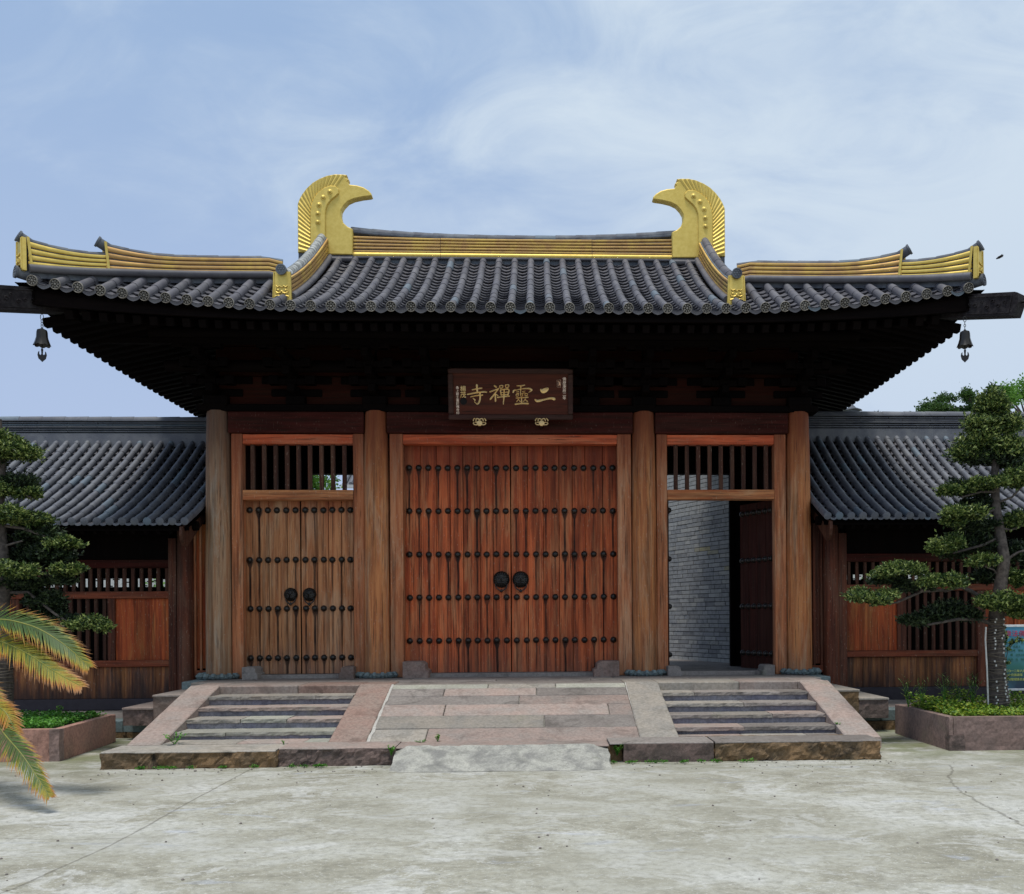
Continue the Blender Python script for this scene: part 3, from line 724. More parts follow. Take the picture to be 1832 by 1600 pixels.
# corner beams with carved heads
for sg in (-1, 1):
    a = Vector((sg*7.24, -3.02, 6.16)); b_ = Vector((sg*4.9, 0, 6.98)); t = (b_-a).normalized(); L = (b_-a).length
    xa = t.cross(Vector((0, 0, 1))).normalized(); n_ = xa.cross(t)
    m = Matrix((xa, t, n_)).transposed().to_4x4(); m.translation = a
    mb = MB(); prof = [(0.04, .15), (0, .02), (.03, -.165), (L, -.165), (L, .16), (.08, .16)]
    vs = [(-.11, p[0], p[1]) for p in prof]+[(.11, p[0], p[1]) for p in prof]; n6 = len(prof)
    mb.add(vs, [list(range(n6)), list(range(n6, 2*n6))]+[[i, (i+1) % n6, n6+(i+1) % n6, n6+i] for i in range(n6)])
    # raised border and carved cloud scrolls on both cheeks
    for s_ in (-1, 1):
        xs = s_*.11
        for (y0, y1, z0, z1) in ((.10, 1.0, .105, .125), (.10, 1.0, -.135, -.115), (.10, .12, -.115, .105)):
            mb.box(min(xs, xs+s_*.012), max(xs, xs+s_*.012), y0, y1, z0, z1)
        for q in range(9):
            yy_, zz_ = .2+.085*q+random.uniform(-.01, .01), random.uniform(-.05, .06); r = random.uniform(.02, .04)
            pts = [(xs+s_*.008, yy_+r*(1-.1*i)*cos(i*.8), zz_+r*(1-.1*i)*sin(i*.8)) for i in range(8)]
            mb.tube(pts, .009, 5)
    beam = mb.obj('corner_beam', M['beamhead'], GATE, mw=CX @ m)
    kb = MB(); kb.lathe([(.02, 0), (.02, -.05), (.035, -.055), (.035, -.085), (.01, -.09)], n=8, axis='y')
    kb.obj('end_knob', M['studs'], beam, mw=CX @ m @ T((0, .01, .04)))
# ---- ridges
def bull(w0, w1, z0, z1):
    """cross-section of one ridge course: both faces rounded"""
    h = z1-z0; r = []
    for k in range(5): a = -pi/2+pi*k/4; r.append((w1+.0+.018*cos(a)-.018, z0+h*.5+h*.5*sin(a)))
    for k in range(5): a = pi/2+pi*k/4; r.append((-w1-.018*cos(a)*-1*-1+.018*0, z0+h*.5+h*.5*sin(a)))
    return r
def csec(w_, z0, z1):
    h = (z1-z0)/2; zc_ = z0+h; b_ = .016
    R = [(w_-b_+b_*cos(-pi/2+pi*k/4), zc_+h*sin(-pi/2+pi*k/4)) for k in range(5)]
    return R+[(-a, z) for a, z in reversed(R)]
def lerp(a, b_, t): return a+(b_-a)*t
# main ridge, x from -2.98 to 2.98
def rz(x): return 8.40+.085*(abs(x)/3)**2.5
zb = 8.395
rm = MB(); rm.box(-3.1, 3.1, YR-.085, YR+.085, zb-.3, zb+.36); RIDGE = rm.obj('main_ridge', M['cap'], GATE, mw=CX)
NX = 6; hgt_ = .335
segx = [-2.99, -1.36, 1.42, 2.99]
for c_ in range(5):
    for i in range(3):
        x0, x1 = segx[i]+.004, segx[i+1]-.004; pts = []
        for k in range(9):
            x = lerp(x0, x1, k/8); lo = zb+.075+c_*.056+(c_/5)*.045*(abs(x)/3)**2.4; pts.append((x, YR, lo+random.uniform(-.0015, .0015)))
        o = MB().sweep(pts, csec(.12+.008*(i == 1), 0, .043)).obj('ridge_course', M['goldc'], RIDGE, True, CX)
for i in range(3):
    x0, x1 = segx[i]+.003, segx[i+1]-.003
    MB().sweep([(lerp(x0, x1, k/8), YR, zb) for k in range(9)], csec(.135, 0, .07)).obj('ridge_course', M['gold'], RIDGE, True, CX)
    MB().sweep([(lerp(x0, x1, k/8), YR, zb-.045) for k in range(9)], csec(.15, 0, .043)).obj('ridge_foot', M['tile'], RIDGE, True, CX)
for sg in (-1, 1):     # dark wedge of fillet tiles where the ridge turns up
    pts = [(sg*lerp(1.2, 2.99, k/8), YR, zb+.365+.10*(k/8)**1.6-.03) for k in range(9)]
    MB().sweep(pts, csec(.10, 0, .05), scale=None).obj('fillet_tile', M['cap'], RIDGE, True, CX)
rc = half_tube('ridge_cap_tile', .40, .085, .08, mat=M['cap'])
for k in range(16):
    x0 = -3.0+.375*k; x1 = x0+.375; z0, z1 = [zb+.37+.125*(abs(min(3, x))/3)**2.3 for x in (x0, x1)]
    p, q = Vector((x0, YR, z0)), Vector((x1, YR, z1)); t = (q-p).normalized(); ya = Vector((0, 1, 0)); n_ = t.cross(ya).normalized()
    m = Matrix((t.cross(n_)*-1 if False else ya*-1, t, (ya*-1).cross(t))).transposed().to_4x4(); m.translation = p
    inst('ridge_cap_tile', rc, RIDGE, CX @ m)
# ridge ornaments (bird-headed, gilded)
OUT = [(185, 1320), (185, 900), (185, 560), (215, 480), (260, 400), (330, 310), (420, 225), (520, 165), (640, 115), (760, 92), (880, 93), (945, 100),
       (918, 135), (975, 170), (955, 205), (985, 250), (1100, 262), (1200, 290), (1280, 340), (1322, 385), (1330, 420),
       (1300, 432), (1180, 448), (1050, 478), (960, 520), (895, 590), (855, 660), (850, 730), (862, 790), (890, 850), (950, 905), (1030, 945),
       (1030, 1345), (610, 1345), (600, 1320)]
BAND = [(385, 1300), (385, 1000), (385, 700), (400, 590), (440, 480), (510, 390), (600, 320), (690, 285), (780, 290), (828, 340), (825, 405), (770, 455),
        (700, 515), (650, 580), (622, 660), (615, 760), (615, 1000), (615, 1300)]
SO = 1/8.889/96.4
def oc(p): return Vector(((p[0]-185)*SO-3.88, 9.865-(p[1]-92)*SO))      # ornament coordinates to x, z (left one)
YF = 1.22
for sg in (-1, 1):
    MI = T((.04, 0, 0)) if sg < 0 else CX @ T((0.0, 0, 0)) @ Matrix.Diagonal((-1, 1, 1, 1))
    if sg > 0: MI = T((.09, 0, .0)) @ Matrix.Diagonal((-1, 1, 1, 1))
    def orn(mb, name, parent, mat='gold', smooth=False):
        mb.v = [tuple(MI @ Vector(v)) for v in mb.v]
        return mb.obj(name, M[mat], parent, smooth)
    body = MB().prism([tuple(oc(p)) for p in OUT], YF, YF+.15, .018)
    ORN = orn(body, 'ridge_ornament', GATE)
    orn(MB().prism([tuple(oc(p)) for p in BAND], YF-.035, YF+.02, .012), 'neck_band', ORN)
    # feathers fan from the band to the outer edge
    outer = [Vector(p) for p in [(200, 1290), (200, 560), (228, 485), (272, 408), (340, 320), (428, 238), (525, 180), (643, 130), (760, 108), (880, 108), (925, 112)]]
    inner = [Vector(p) for p in [(380, 1330), (380, 700), (396, 590), (436, 478), (506, 386), (596, 316), (690, 283), (790, 290)]]
    def along(pl, t):
        Ls = [(b_-a).length for a, b_ in zip(pl, pl[1:])]; s_ = t*sum(Ls)
        for a, b_, L in zip(pl, pl[1:], Ls):
            if s_ <= L: return a+(b_-a)*(s_/L)
            s_ -= L
        return pl[-1]
    NF = 23
    for k in range(NF):
        t0, t1 = k/NF, (k+.86)/NF; tm = (t0+t1)/2
        a0, a1, am = along(outer, t0), along(outer, t1), along(outer, tm); b0, b1, bm = along(inner, t0), along(inner, t1), along(inner, tm)
        vs = []
        for p in (a0, a1, b1, b0): q = oc(p); vs.append((q.x, YF-.004, q.y))
        for p in (am, bm): q = oc(p); vs.append((q.x, YF-.017, q.y))
        orn(MB().add(vs, [[0, 4, 5, 3], [4, 1, 2, 5], [0, 1, 4], [3, 5, 2], [0, 3, 2, 1]]), 'feather', ORN)
    for p in [(690, 385), (587, 475), (522, 592), (505, 727), (503, 862)]:
        q = oc(p); orn(MB().lathe([(.052, 0), (.048, -.012), (.034, -.016), (.033, -.026), (.022, -.038), (.002, -.044)], (q.x, YF-.03, q.y), 14, 'y'), 'boss', ORN, smooth=True)
    q0, q1 = oc((185, 1320)), oc((1030, 1430))
    fb = MB(); fb.box(q0.x+.005, q1.x, YF+.03, YF+.20, q1.y, q0.y+.0); orn(fb, 'ornament_base', ORN, 'cap')
    fb = MB().sweep([(q0.x+.42, YF+.02, q1.y+.02), (q1.x-.0, YF+.02, q1.y+.02)], [(.05*cos(k*pi/4), .05*sin(k*pi/4)) for k in range(8)]); orn(fb, 'base_roll', ORN, 'tile', True)
# descending and hip ridges
def ridge_run(name, path, hts, side, parent, ncourse, mat='goldc', w_=.11, foot=.055, cap='limecap', capn=.30, breaks=None, capr=.065):
    """gold courses between a tile foot roll and a tile cap, following a curved path; hts = height of the gold per point"""
    pth = [Vector(p) for p in path]
    core = MB()
    vs = []
    secs = []
    for i, p in enumerate(pth):
        t = (pth[min(i+1, len(pth)-1)]-pth[max(i-1, 0)]).normalized(); sd = Vector((t.y, -t.x, 0)).normalized()
        for (a, h) in ((-w_*.75, -.12), (w_*.75, -.12), (w_*.75, hts[i]), (-w_*.75, hts[i])): vs.append(p+sd*a+Vector((0, 0, h)))
    n_ = len(pth); core.add(vs, [[i*4+a, i*4+(a+1) % 4, i*4+4+(a+1) % 4, i*4+4+a] for i in range(n_-1) for a in range(4)]+[[0, 1, 2, 3], [n_*4-4+i for i in range(4)]])
    R = core.obj(name, M['cap'], parent, mw=CX)
    sec = [(foot*cos(k*pi/5), foot*sin(k*pi/5)) for k in range(10)]
    for s_ in (-1, 1):
        q = [];
        for i, p in enumerate(pth):
            t = (pth[min(i+1, n_-1)]-pth[max(i-1, 0)]).normalized(); sd = Vector((t.y, -t.x, 0)).normalized(); q.append(p+sd*s_*(w_+.02)+Vector((0, 0, .0)))
        MB().sweep(q, sec).obj('foot_roll', M['tile'], R, True, CX)
    for c_ in range(ncourse):
        q = []; vs = []
        for i, p in enumerate(pth):
            t = (pth[min(i+1, n_-1)]-pth[max(i-1, 0)]).normalized(); sd = Vector((t.y, -t.x, 0)).normalized()
            h0 = .035+(hts[i]-.035)*c_/ncourse; h1 = .035+(hts[i]-.035)*(c_+.78)/ncourse
            for a, b_ in csec(w_, h0, h1): vs.append(p+sd*a+Vector((0, 0, b_)))
        k = 10; mb = MB(); mb.add(vs, [[i*k+a, i*k+(a+1) % k, (i+1)*k+(a+1) % k, (i+1)*k+a] for i in range(n_-1) for a in range(k)]+[list(range(k)), [(n_-1)*k+a for a in range(k)]])
        mb.obj('ridge_course', M[mat], R, True, CX)
    top = [p+Vector((0, 0, hts[i]+.0)) for i, p in enumerate(pth)]
    # cap tiles stepped along the top
    Ls = [(b_-a).length for a, b_ in zip(top, top[1:])]; tot = sum(Ls)
    def al(s_):
        s_ = max(0, min(tot-1e-5, s_))
        for a, b_, L in zip(top, top[1:], Ls):
            if s_ <= L: return a+(b_-a)*(s_/L)
            s_ -= L
    nn = max(2, round(tot/capn)); st = tot/nn
    me = half_tube('cap_tile', st*1.04, capr, capr*.93, n=6, mat=M[cap])
    for k in range(nn):
        p, q = al(k*st), al((k+1)*st); t = (q-p).normalized(); sd = Vector((t.y, -t.x, 0)).normalized(); up = sd.cross(t)
        m = Matrix((sd, t, up)).transposed().to_4x4(); m.translation = p+Vector((0, 0, -.005)); inst('cap_tile', me, R, CX @ m)
    return R, top
def end_boss(p, dirv, r, parent, L=.16):
    """round tube end with a flower disc, like a tile butt"""
    d = dirv.normalized(); xa = d.cross(Vector((0, 0, 1))).normalized(); n_ = xa.cross(d)
    m = Matrix((xa, -d, -n_ if False else n_)).transposed().to_4x4(); m = Matrix((xa*-1, d*-1, n_)).transposed().to_4x4(); m.translation = p
    mb = MB(); mb.lathe([(r*.86, L), (r*.86, .02), (r, .018), (r, -.01), (r*.8, -.012), (r*.78, -.004), (.002, -.004)], n=18, axis='y')
    for k in range(6): a = k*pi/3; mb.lathe([(r*.16, -.004), (r*.12, -.012), (.001, -.014)], (r*.48*cos(a), 0, r*.48*sin(a)), 6, 'y')
    mb.lathe([(r*.2, -.004), (r*.15, -.014), (.001, -.016)], n=6, axis='y')
    return mb.obj('round_end_tile', M['cap'], parent, True, CX @ m)
def carved_plate(parent, m, w_, h, mat='gold'):
    """end plate: rim plus a small lion mask built of scrolls"""
    mb = MB(); hw = w_/2
    mb.prism([(-hw, 0), (hw, 0), (hw*.86, h), (-hw*.86, h)], 0, .06, .008)
    for (a, b_) in (((-hw*.93, .02), (-hw*.82, h-.02)), ((hw*.93, .02), (hw*.82, h-.02))):
        mb.tube([(a[0], -.004, a[1]), (b_[0], -.004, b_[1])], .011, 6)
    mb.tube([(-hw*.7, -.004, .075), (-hw*.35, -.012, .085), (0, -.012, .075), (hw*.35, -.012, .085), (hw*.7, -.004, .075)], .012, 6)
    for s_ in (-1, 1):
        mb.tube([(s_*hw*.6, -.006, .24), (s_*hw*.42, -.014, .215), (s_*hw*.2, -.012, .235), (s_*.004, -.01, .21)], .011, 6)
        mb.lathe([(.022, 0), (.02, -.012), (.002, -.02)], (s_*hw*.4, -.004, .17), 8, 'y')
        mb.tube([(s_*hw*.6, -.006, .14), (s_*hw*.35, -.014, .12), (s_*.01, -.014, .135)], .012, 6)
        mb.tube([(s_*hw*.62, -.004, .20), (s_*hw*.66, -.01, .15), (s_*hw*.5, -.01, .11)], .008, 6)
    mb.lathe([(.02, 0), (.018, -.016), (.002, -.026)], (0, -.004, .15), 8, 'y')
    return mb.obj('end_plate', M[mat], parent, mw=m)
for sg in (-1, 1):
    xr_ = 3.50; yb = -1.46
    ys = [lerp(yb, 1.28, k/12) for k in range(13)]
    path = [(sg*(xr_-.0), y, zr(3.35, y)+.06) for y in ys]
    hts = [.31+.06*(k/12)**2 for k in range(13)]
    R, top = ridge_run('descending_ridge', path, hts, sg, GATE, 4, w_=.12, cap='limecap' if sg < 0 else 'tile', capn=.135 if sg < 0 else .5, capr=.075)
    p = path[0]; pl = carved_plate(R, CX @ T((p[0], p[1]-.055, p[2]-.10)), .29, .46)
    MB().box(p[0]-.13, p[0]+.13, p[1]-.05, p[1]+.10, p[2]-.19, p[2]-.10).obj('plate_foot', M['tile'], R, mw=CX)
    end_boss(Vector((p[0], p[1]-.10, p[2]+.375)), Vector((0, -1, -.05)), .082, R)
    # hip ridge: long run and corner run
    xs = [lerp(3.62, 5.98, k/12) for k in range(13)]
    zf = lambda x: zr(x, Yh(x))+.06+.03*max(0, (x-5)/2)
    pa = [(sg*x, Yh(x)-.0, zf(x)) for x in xs]
    ha = [.285+.14*max(0, (x-5.1)/.9)**2 for x in xs]
    Rh, topa = ridge_run('hip_ridge', pa, ha, sg, GATE, 4, cap='cap', capn=.34, capr=.06)
    xs2 = [lerp(5.95, 6.79, k/8) for k in range(9)]
    pb = [(sg*x, Yh(x), zf(x)+.04*((x-6)/.9)**2) for x in xs2]
    hb = [.275+.13*((x-6.0)/.79)**2 for x in xs2]
    Rc, topb = ridge_run('corner_ridge', pb, hb, sg, GATE, 4, mat='gold', cap='cap', capn=.3, capr=.06)
    for (pth, hh, R_, big) in ((pa, ha, Rh, 0), (pb, hb, Rc, 1)):
        a, b_ = Vector(pth[-2]), Vector(pth[-1]); d = (b_-a); d.z = 0; d.normalize(); up = Vector((0, 0, 1)); sd = d.cross(up)
        m = Matrix((sd*-1, d*-1, up)).transposed().to_4x4(); m.translation = b_+d*.03-Vector((0, 0, .02))
        if big: carved_plate(R_, CX @ m @ T((0, -.06, -.02)), .26, hh[-1]+.06)
        for s_ in (-1, 1):
            q = b_+sd*s_*.12; MB().tube([q+Vector((0, 0, -.01))-d*.04, q+Vector((0, 0, hh[-1]+.03))+d*.01], .02, 6).obj('corner_strip', M['gold'], R_, True, CX)
        end_boss(b_+d*.10+Vector((0, 0, hh[-1]+.055)), d+Vector((0, 0, .5)), .085, R_, .20)
        if big: end_boss(b_+d*.14+Vector((0, 0, -.05)), d+Vector((0, 0, .1)), .09, R_, .3)
    # plain back hips
    MB().sweep([(sg*x, 2*YR-Yh(x), zr(x, Yh(x))) for x in [3.6+.3*k for k in range(12)]], [(-.11, 0), (.11, 0), (.09, .38), (-.09, .38)]).obj('rear_hip_ridge', M['goldc'], GATE, mw=CX)

# ------------------------------------------------------------------ gate body
ZP = .79
colx = [-4.875, -2.243, 2.29, 4.955]
cmats = ['col_gray', 'col_tan', 'col_tan', 'col_tan']
for i, x in enumerate(colx):
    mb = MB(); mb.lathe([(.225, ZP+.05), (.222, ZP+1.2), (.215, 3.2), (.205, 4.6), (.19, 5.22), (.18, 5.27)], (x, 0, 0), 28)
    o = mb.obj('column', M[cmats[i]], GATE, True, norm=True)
    if i == 0: o['label'] = 'grey weathered wooden column'
    # lotus base: a low disc with petals
    lb = MB(); lb.lathe([(.30, ZP), (.33, ZP+.01), (.335, ZP+.035), (.29, ZP+.065), (.24, ZP+.075)], (x, 0, 0), 24)
    for k in range(16):
        a = 2*pi*k/16; ca, sa = cos(a), sin(a)
        pts = [(x+r*ca, r*sa, z) for r, z in ((.27, ZP+.078), (.325, ZP+.066), (.352, ZP+.035), (.345, ZP+.006))]
        lb.tube(pts, [.02, .042, .045, .02], 6)
    lb.obj('lotus_base', M['blue'], o, True)
    # capital
    cp = MB(); cp.box(x-.2, x+.2, -.2, .2, 5.36, 5.52, .02); cp.add([(x-.14, -.14, 5.27), (x+.14, -.14, 5.27), (x+.14, .14, 5.27), (x-.14, .14, 5.27), (x-.2, -.2, 5.37), (x+.2, -.2, 5.37), (x+.2, .2, 5.37), (x-.2, .2, 5.37)], [(0, 1, 2, 3), (0, 1, 5, 4), (1, 2, 6, 5), (2, 3, 7, 6), (3, 0, 4, 7)])
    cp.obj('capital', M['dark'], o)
bays = [(0, 1), (1, 2), (2, 3)]
zt0, zt1 = at(916, 776, -.1).z, at(916, 738, -.1).z          # tie beam
zl0, zl1 = at(916, 795, -.06).z, at(916, 778, -.06).z        # lintel
for a, b_ in bays:
    x0, x1 = colx[a]+.19, colx[b_]-.19
    MB().box(x0, x1, -.13, .13, zt0, zt1, .012).obj('tie_beam', M['beam'], GATE)
MB().box(-5.2, 5.28, -.16, .16, 5.26, 5.37, .012).obj('plate_beam', M['darkh'], GATE)
# boarded wall above the beam
for a, b_ in bays:
    x0, x1 = colx[a], colx[b_]; n_ = 3
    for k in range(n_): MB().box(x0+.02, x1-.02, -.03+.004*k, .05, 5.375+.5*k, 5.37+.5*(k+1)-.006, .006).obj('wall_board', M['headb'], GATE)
for (x0, x1, y0, y1) in ((-4.98, -4.88, .0, 2.8), (4.93, 5.03, .0, 2.8)):
    MB().box(x0, x1, y0+.2, y1, ZP, 6.9).obj('side_wall', M['beam'], GATE)
# bracket sets: block, three tiers of crossing arms
def bracket(x, y=0):
    mb = MB()
    mb.box(x-.16, x+.16, y-.16, y+.16, 5.37, 5.52, .015)
    for k in range(3):
        z = 5.52+.21*k; yy_ = -.32*(k+1); w_ = .42+.16*k
        mb.box(x-.06, x+.06, y+yy_-.14, y+.5, z, z+.13, .01); mb.box(x-w_, x+w_, y-.06, y+.06, z, z+.12, .01)
        mb.box(x-.36, x+.36, y+yy_-.05, y+yy_+.05, z+.13, z+.23, .01)
        for q in (-.3, 0, .3): mb.box(x+q-.08, x+q+.08, y+yy_-.08, y+yy_+.08, z+.23-.1, z+.27, .01)
    return mb.obj('bracket_set', M['dark'], GATE)
for x in colx+[(colx[1]+colx[2])/2-1.35, (colx[1]+colx[2])/2+1.35, (colx[0]+colx[1])/2, (colx[2]+colx[3])/2]: bracket(x)
for (y, z) in ((-1.02, 6.30), (0, 6.75), (-.35, 5.95)):
    MB().tube([(-5.6, y, z), (5.68, y, z)], .10, 12).obj('purlin', M['darkh'], GATE, True)
MB().box(-6.4, 6.48, -1.06, -.96, 6.12, 6.2).obj('eave_purlin_board', M['darkh'], GATE)
# frames: (opening u0,u1, outer u0,u1)
FY0, FY1 = -.09, .10
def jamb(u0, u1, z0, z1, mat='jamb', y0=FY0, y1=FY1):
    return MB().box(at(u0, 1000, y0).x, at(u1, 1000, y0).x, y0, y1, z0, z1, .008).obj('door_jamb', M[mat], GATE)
zj0 = ZP+.0
for (u0, u1, u2, u3) in ((414.5, 434.5, 632.6, 651.5), (698, 721.5, 1105.5, 1130), (1175.5, 1194.5, 1386.5, 1407)):
    side = u0 > 1000
    for (ua, ub) in ((u0-8, u0+4), (u3-4, u3+8)): MB().box(at(ua, 1000, .1).x, at(ub, 1000, .1).x, .103, .13, ZP, zt0).obj('door_jamb', M['dark'], GATE)
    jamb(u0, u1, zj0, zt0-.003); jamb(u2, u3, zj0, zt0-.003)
    MB().box(at(u1, 1000, FY0).x+.002, at(u2, 1000, FY0).x-.002, FY0+.01, FY1, zl0, zl1, .008).obj('lintel', M['lintel'], GATE)
ztr1 = zl0; ztr0 = at(916, 876.5, FY0).z; zra = at(916, 894, FY0).z
for (u1, u2, bars) in ((434.5, 632.6, [452+20.5*i for i in range(9)]), (1194.5, 1386.5, [1209+20.2*i for i in range(9)])):
    x0, x1 = at(u1, 1000, FY0).x+.002, at(u2, 1000, FY0).x-.002
    MB().box(x0, x1, FY0-.005, FY1, zra, ztr0, .008).obj('transom_rail', M['rail'], GATE)
    for u in bars:
        xb = at(u, 835, .0).x; o = MB().box(xb-.032, xb+.032, -.01, .06, ztr0, zl0).obj('lattice_bar', M['bar'], GATE)
# thresholds and jamb stones
for (u0, u1, v0, v1) in ((466, 608, 1207, 1214), (760, 1068, 1205, 1213), (1220, 1366, 1206, 1212)):
    a = at(u0, v1, -.1); b_ = at(u1, v0, -.1); MB().box(a.x, b_.x, -.10, .12, ZP-.02, ZP+.055, .008).obj('threshold', M['greyst'], GATE)
def jstone(u0, u1, v0, flip, mat):
    a, b_ = at(u0, 1213, -.3), at(u1, v0, -.3); w_ = b_.x-a.x; z0, z1 = ZP-.01, b_.z
    pr_ = [(0, 0), (1, 0), (1, .45), (.88, .55), (.86, .85), (.72, 1), (0, 1)]
    if flip: pr_ = [(1-p, q) for p, q in pr_]
    return MB().prism([(a.x+w_*p, z0+(z1-z0)*q) for p, q in pr_], -.32, .11, .008).obj('jamb_stone', M[mat], GATE)
jstone(433, 461, 1194, False, 'greyst'); jstone(606, 633, 1193, True, 'pinkd'); jstone(720.5, 767, 1184, False, 'pinkd'); jstone(1062, 1108, 1183, True, 'pinkd')
jstone(1195, 1221, 1192, False, 'greyst'); jstone(1364, 1386, 1190, True, 'greyst')
# doors
stud_me = MB().lathe([(.054, 0), (.054, -.008), (.046, -.014), (.046, -.022), (.040, -.040), (.026, -.053), (.002, -.058)], n=14, axis='y').mesh('door_stud', M['studs'], True, 50)
def knocker(x, y, z, r, parent):
    mb = MB(); mb.lathe([(r, 0), (r, -.018), (r*.92, -.03), (r*.84, -.022), (r*.80, -.03), (r*.55, -.055), (r*.3, -.07), (.002, -.072)], n=24, axis='y')
    for k in range(20):
        a = 2*pi*k/20; mb.tube([(r*.60*cos(a), -.05, r*.60*sin(a)), (r*.76*cos(a+.1), -.046, r*.76*sin(a+.1)), (r*.86*cos(a), -.028, r*.86*sin(a))], .011, 5)
    for s_ in (-1, 1):
        mb.lathe([(r*.14, 0), (r*.12, -.02), (.002, -.03)], (s_*r*.32, -.055, r*.16), 8, 'y')
        mb.tube([(s_*r*.1, -.074, r*.26), (s_*r*.34, -.076, r*.38), (s_*r*.58, -.06, r*.28)], .013, 5)
        mb.lathe([(r*.13, 0), (r*.08, -.03), (.002, -.035)], (s_*r*.13, -.066, -r*.22), 8, 'y')
        mb.tube([(s_*r*.05, -.078, -r*.38), (s_*r*.28, -.072, -r*.40), (s_*r*.46, -.056, -r*.26)], .012, 5)
    mb.lathe([(r*.15, 0), (r*.14, -.03), (.002, -.045)], (0, -.066, -r*.02), 8, 'y')
    o = mb.obj('door_knocker', M['studs'], parent, True, T((x, y, z)))
    rb = MB(); pts = [(r*.70*sin(a), -.03-.01*cos(a), -r*.62-r*.72*cos(a)) for a in [pi*(-.72+1.44*k/14) for k in range(15)]]
    rb.tube(pts, .010, 6); rb.lathe([(.001, -.035), (.03, -.02), (.001, .035)], (0, -.03, -r*1.36), 8)
    rb.obj('knocker_ring', M['studs'], parent, True, T((x, y, z)))
def leaf(bounds, v0, v1, mat, parent, cols, zs, yy=.12, name='door_leaf', kn=None):
    """frame board behind, planks in front, studs in rows, a lion knocker"""
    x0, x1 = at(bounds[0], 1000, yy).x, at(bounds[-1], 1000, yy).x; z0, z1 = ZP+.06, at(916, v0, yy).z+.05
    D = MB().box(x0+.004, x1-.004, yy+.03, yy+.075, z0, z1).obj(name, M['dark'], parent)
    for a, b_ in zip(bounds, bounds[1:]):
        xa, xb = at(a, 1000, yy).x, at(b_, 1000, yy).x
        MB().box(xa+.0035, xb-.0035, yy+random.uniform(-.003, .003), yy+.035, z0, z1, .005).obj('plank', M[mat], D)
    for x in cols:
        for z in zs: inst('door_stud', stud_me, D, T((x+random.uniform(-.004, .004), yy, z+random.uniform(-.003, .003))) @ Matrix.Rotation(random.uniform(0, 3), 4, 'Y'))
    MB().box(x0-.05, x1+.05, yy+.080, yy+.11, z0, z1).obj('backing_board', M['dark'], D)
    if kn: knocker(kn[0], yy-.002, kn[1], kn[2], D)
    return D
z6 = lambda l: [680+q/2.581 for q in l]
kz = at(897, 1037, .12)
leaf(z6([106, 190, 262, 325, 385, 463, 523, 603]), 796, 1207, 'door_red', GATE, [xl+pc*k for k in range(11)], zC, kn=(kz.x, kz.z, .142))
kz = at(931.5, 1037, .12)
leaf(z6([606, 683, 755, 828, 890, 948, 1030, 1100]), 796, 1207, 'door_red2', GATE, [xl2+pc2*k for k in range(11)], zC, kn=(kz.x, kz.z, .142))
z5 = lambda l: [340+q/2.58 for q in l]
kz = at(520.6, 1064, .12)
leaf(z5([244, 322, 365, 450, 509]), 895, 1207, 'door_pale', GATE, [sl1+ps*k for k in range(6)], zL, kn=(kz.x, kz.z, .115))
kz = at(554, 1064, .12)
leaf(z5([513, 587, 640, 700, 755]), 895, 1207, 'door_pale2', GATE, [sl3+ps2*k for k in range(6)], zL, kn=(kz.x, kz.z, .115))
# the open right-hand doorway: both leaves swung inwards
zt_d = at(1290, 897, .12).z
def open_leaf(hx, hy, ang, w_, flip=False):
    """leaf hinged at (hx, hy); local x runs along the leaf, -y is its outer face"""
    m = T((hx, hy, 0)) @ Matrix.Rotation(ang, 4, 'Z') @ Matrix.Diagonal((1, -1 if flip else 1, 1, 1)); z0 = ZP+.06
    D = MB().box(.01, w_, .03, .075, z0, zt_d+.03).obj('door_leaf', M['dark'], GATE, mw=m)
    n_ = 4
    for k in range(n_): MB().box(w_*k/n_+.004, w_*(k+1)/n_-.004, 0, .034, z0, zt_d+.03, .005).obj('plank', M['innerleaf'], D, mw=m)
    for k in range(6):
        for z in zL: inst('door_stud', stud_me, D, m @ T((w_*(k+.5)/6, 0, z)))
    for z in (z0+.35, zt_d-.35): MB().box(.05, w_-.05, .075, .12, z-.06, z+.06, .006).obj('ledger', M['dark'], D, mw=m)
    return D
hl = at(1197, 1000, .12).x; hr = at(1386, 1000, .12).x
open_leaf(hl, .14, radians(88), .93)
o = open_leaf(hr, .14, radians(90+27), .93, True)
# mirror the right-hand leaf so that its studs face the passage
# inner frame of the gate house
yb_ = 2.8
for u in (1322, ): pass
for x in (-4.55, -2.24, 2.29, 4.62):
    MB().lathe([(.2, ZP), (.19, 5.2)], (x, yb_, 0), 16).obj('inner_column', M['dark'], GATE, True)
zbb = at(916, 849, yb_).z
MB().box(-5.0, 5.0, yb_-.1, yb_+.1, zbb, 7.0).obj('inner_beam', M['darkh'], GATE)
MB().box(-5.0, -4.05, yb_-.05, yb_+.05, ZP, zbb).obj('inner_panel', M['dark'], GATE)
MB().box(at(1305, 1000, yb_).x, 5.0, yb_-.05, yb_+.05, ZP, zbb).obj('inner_panel', M['dark'], GATE)

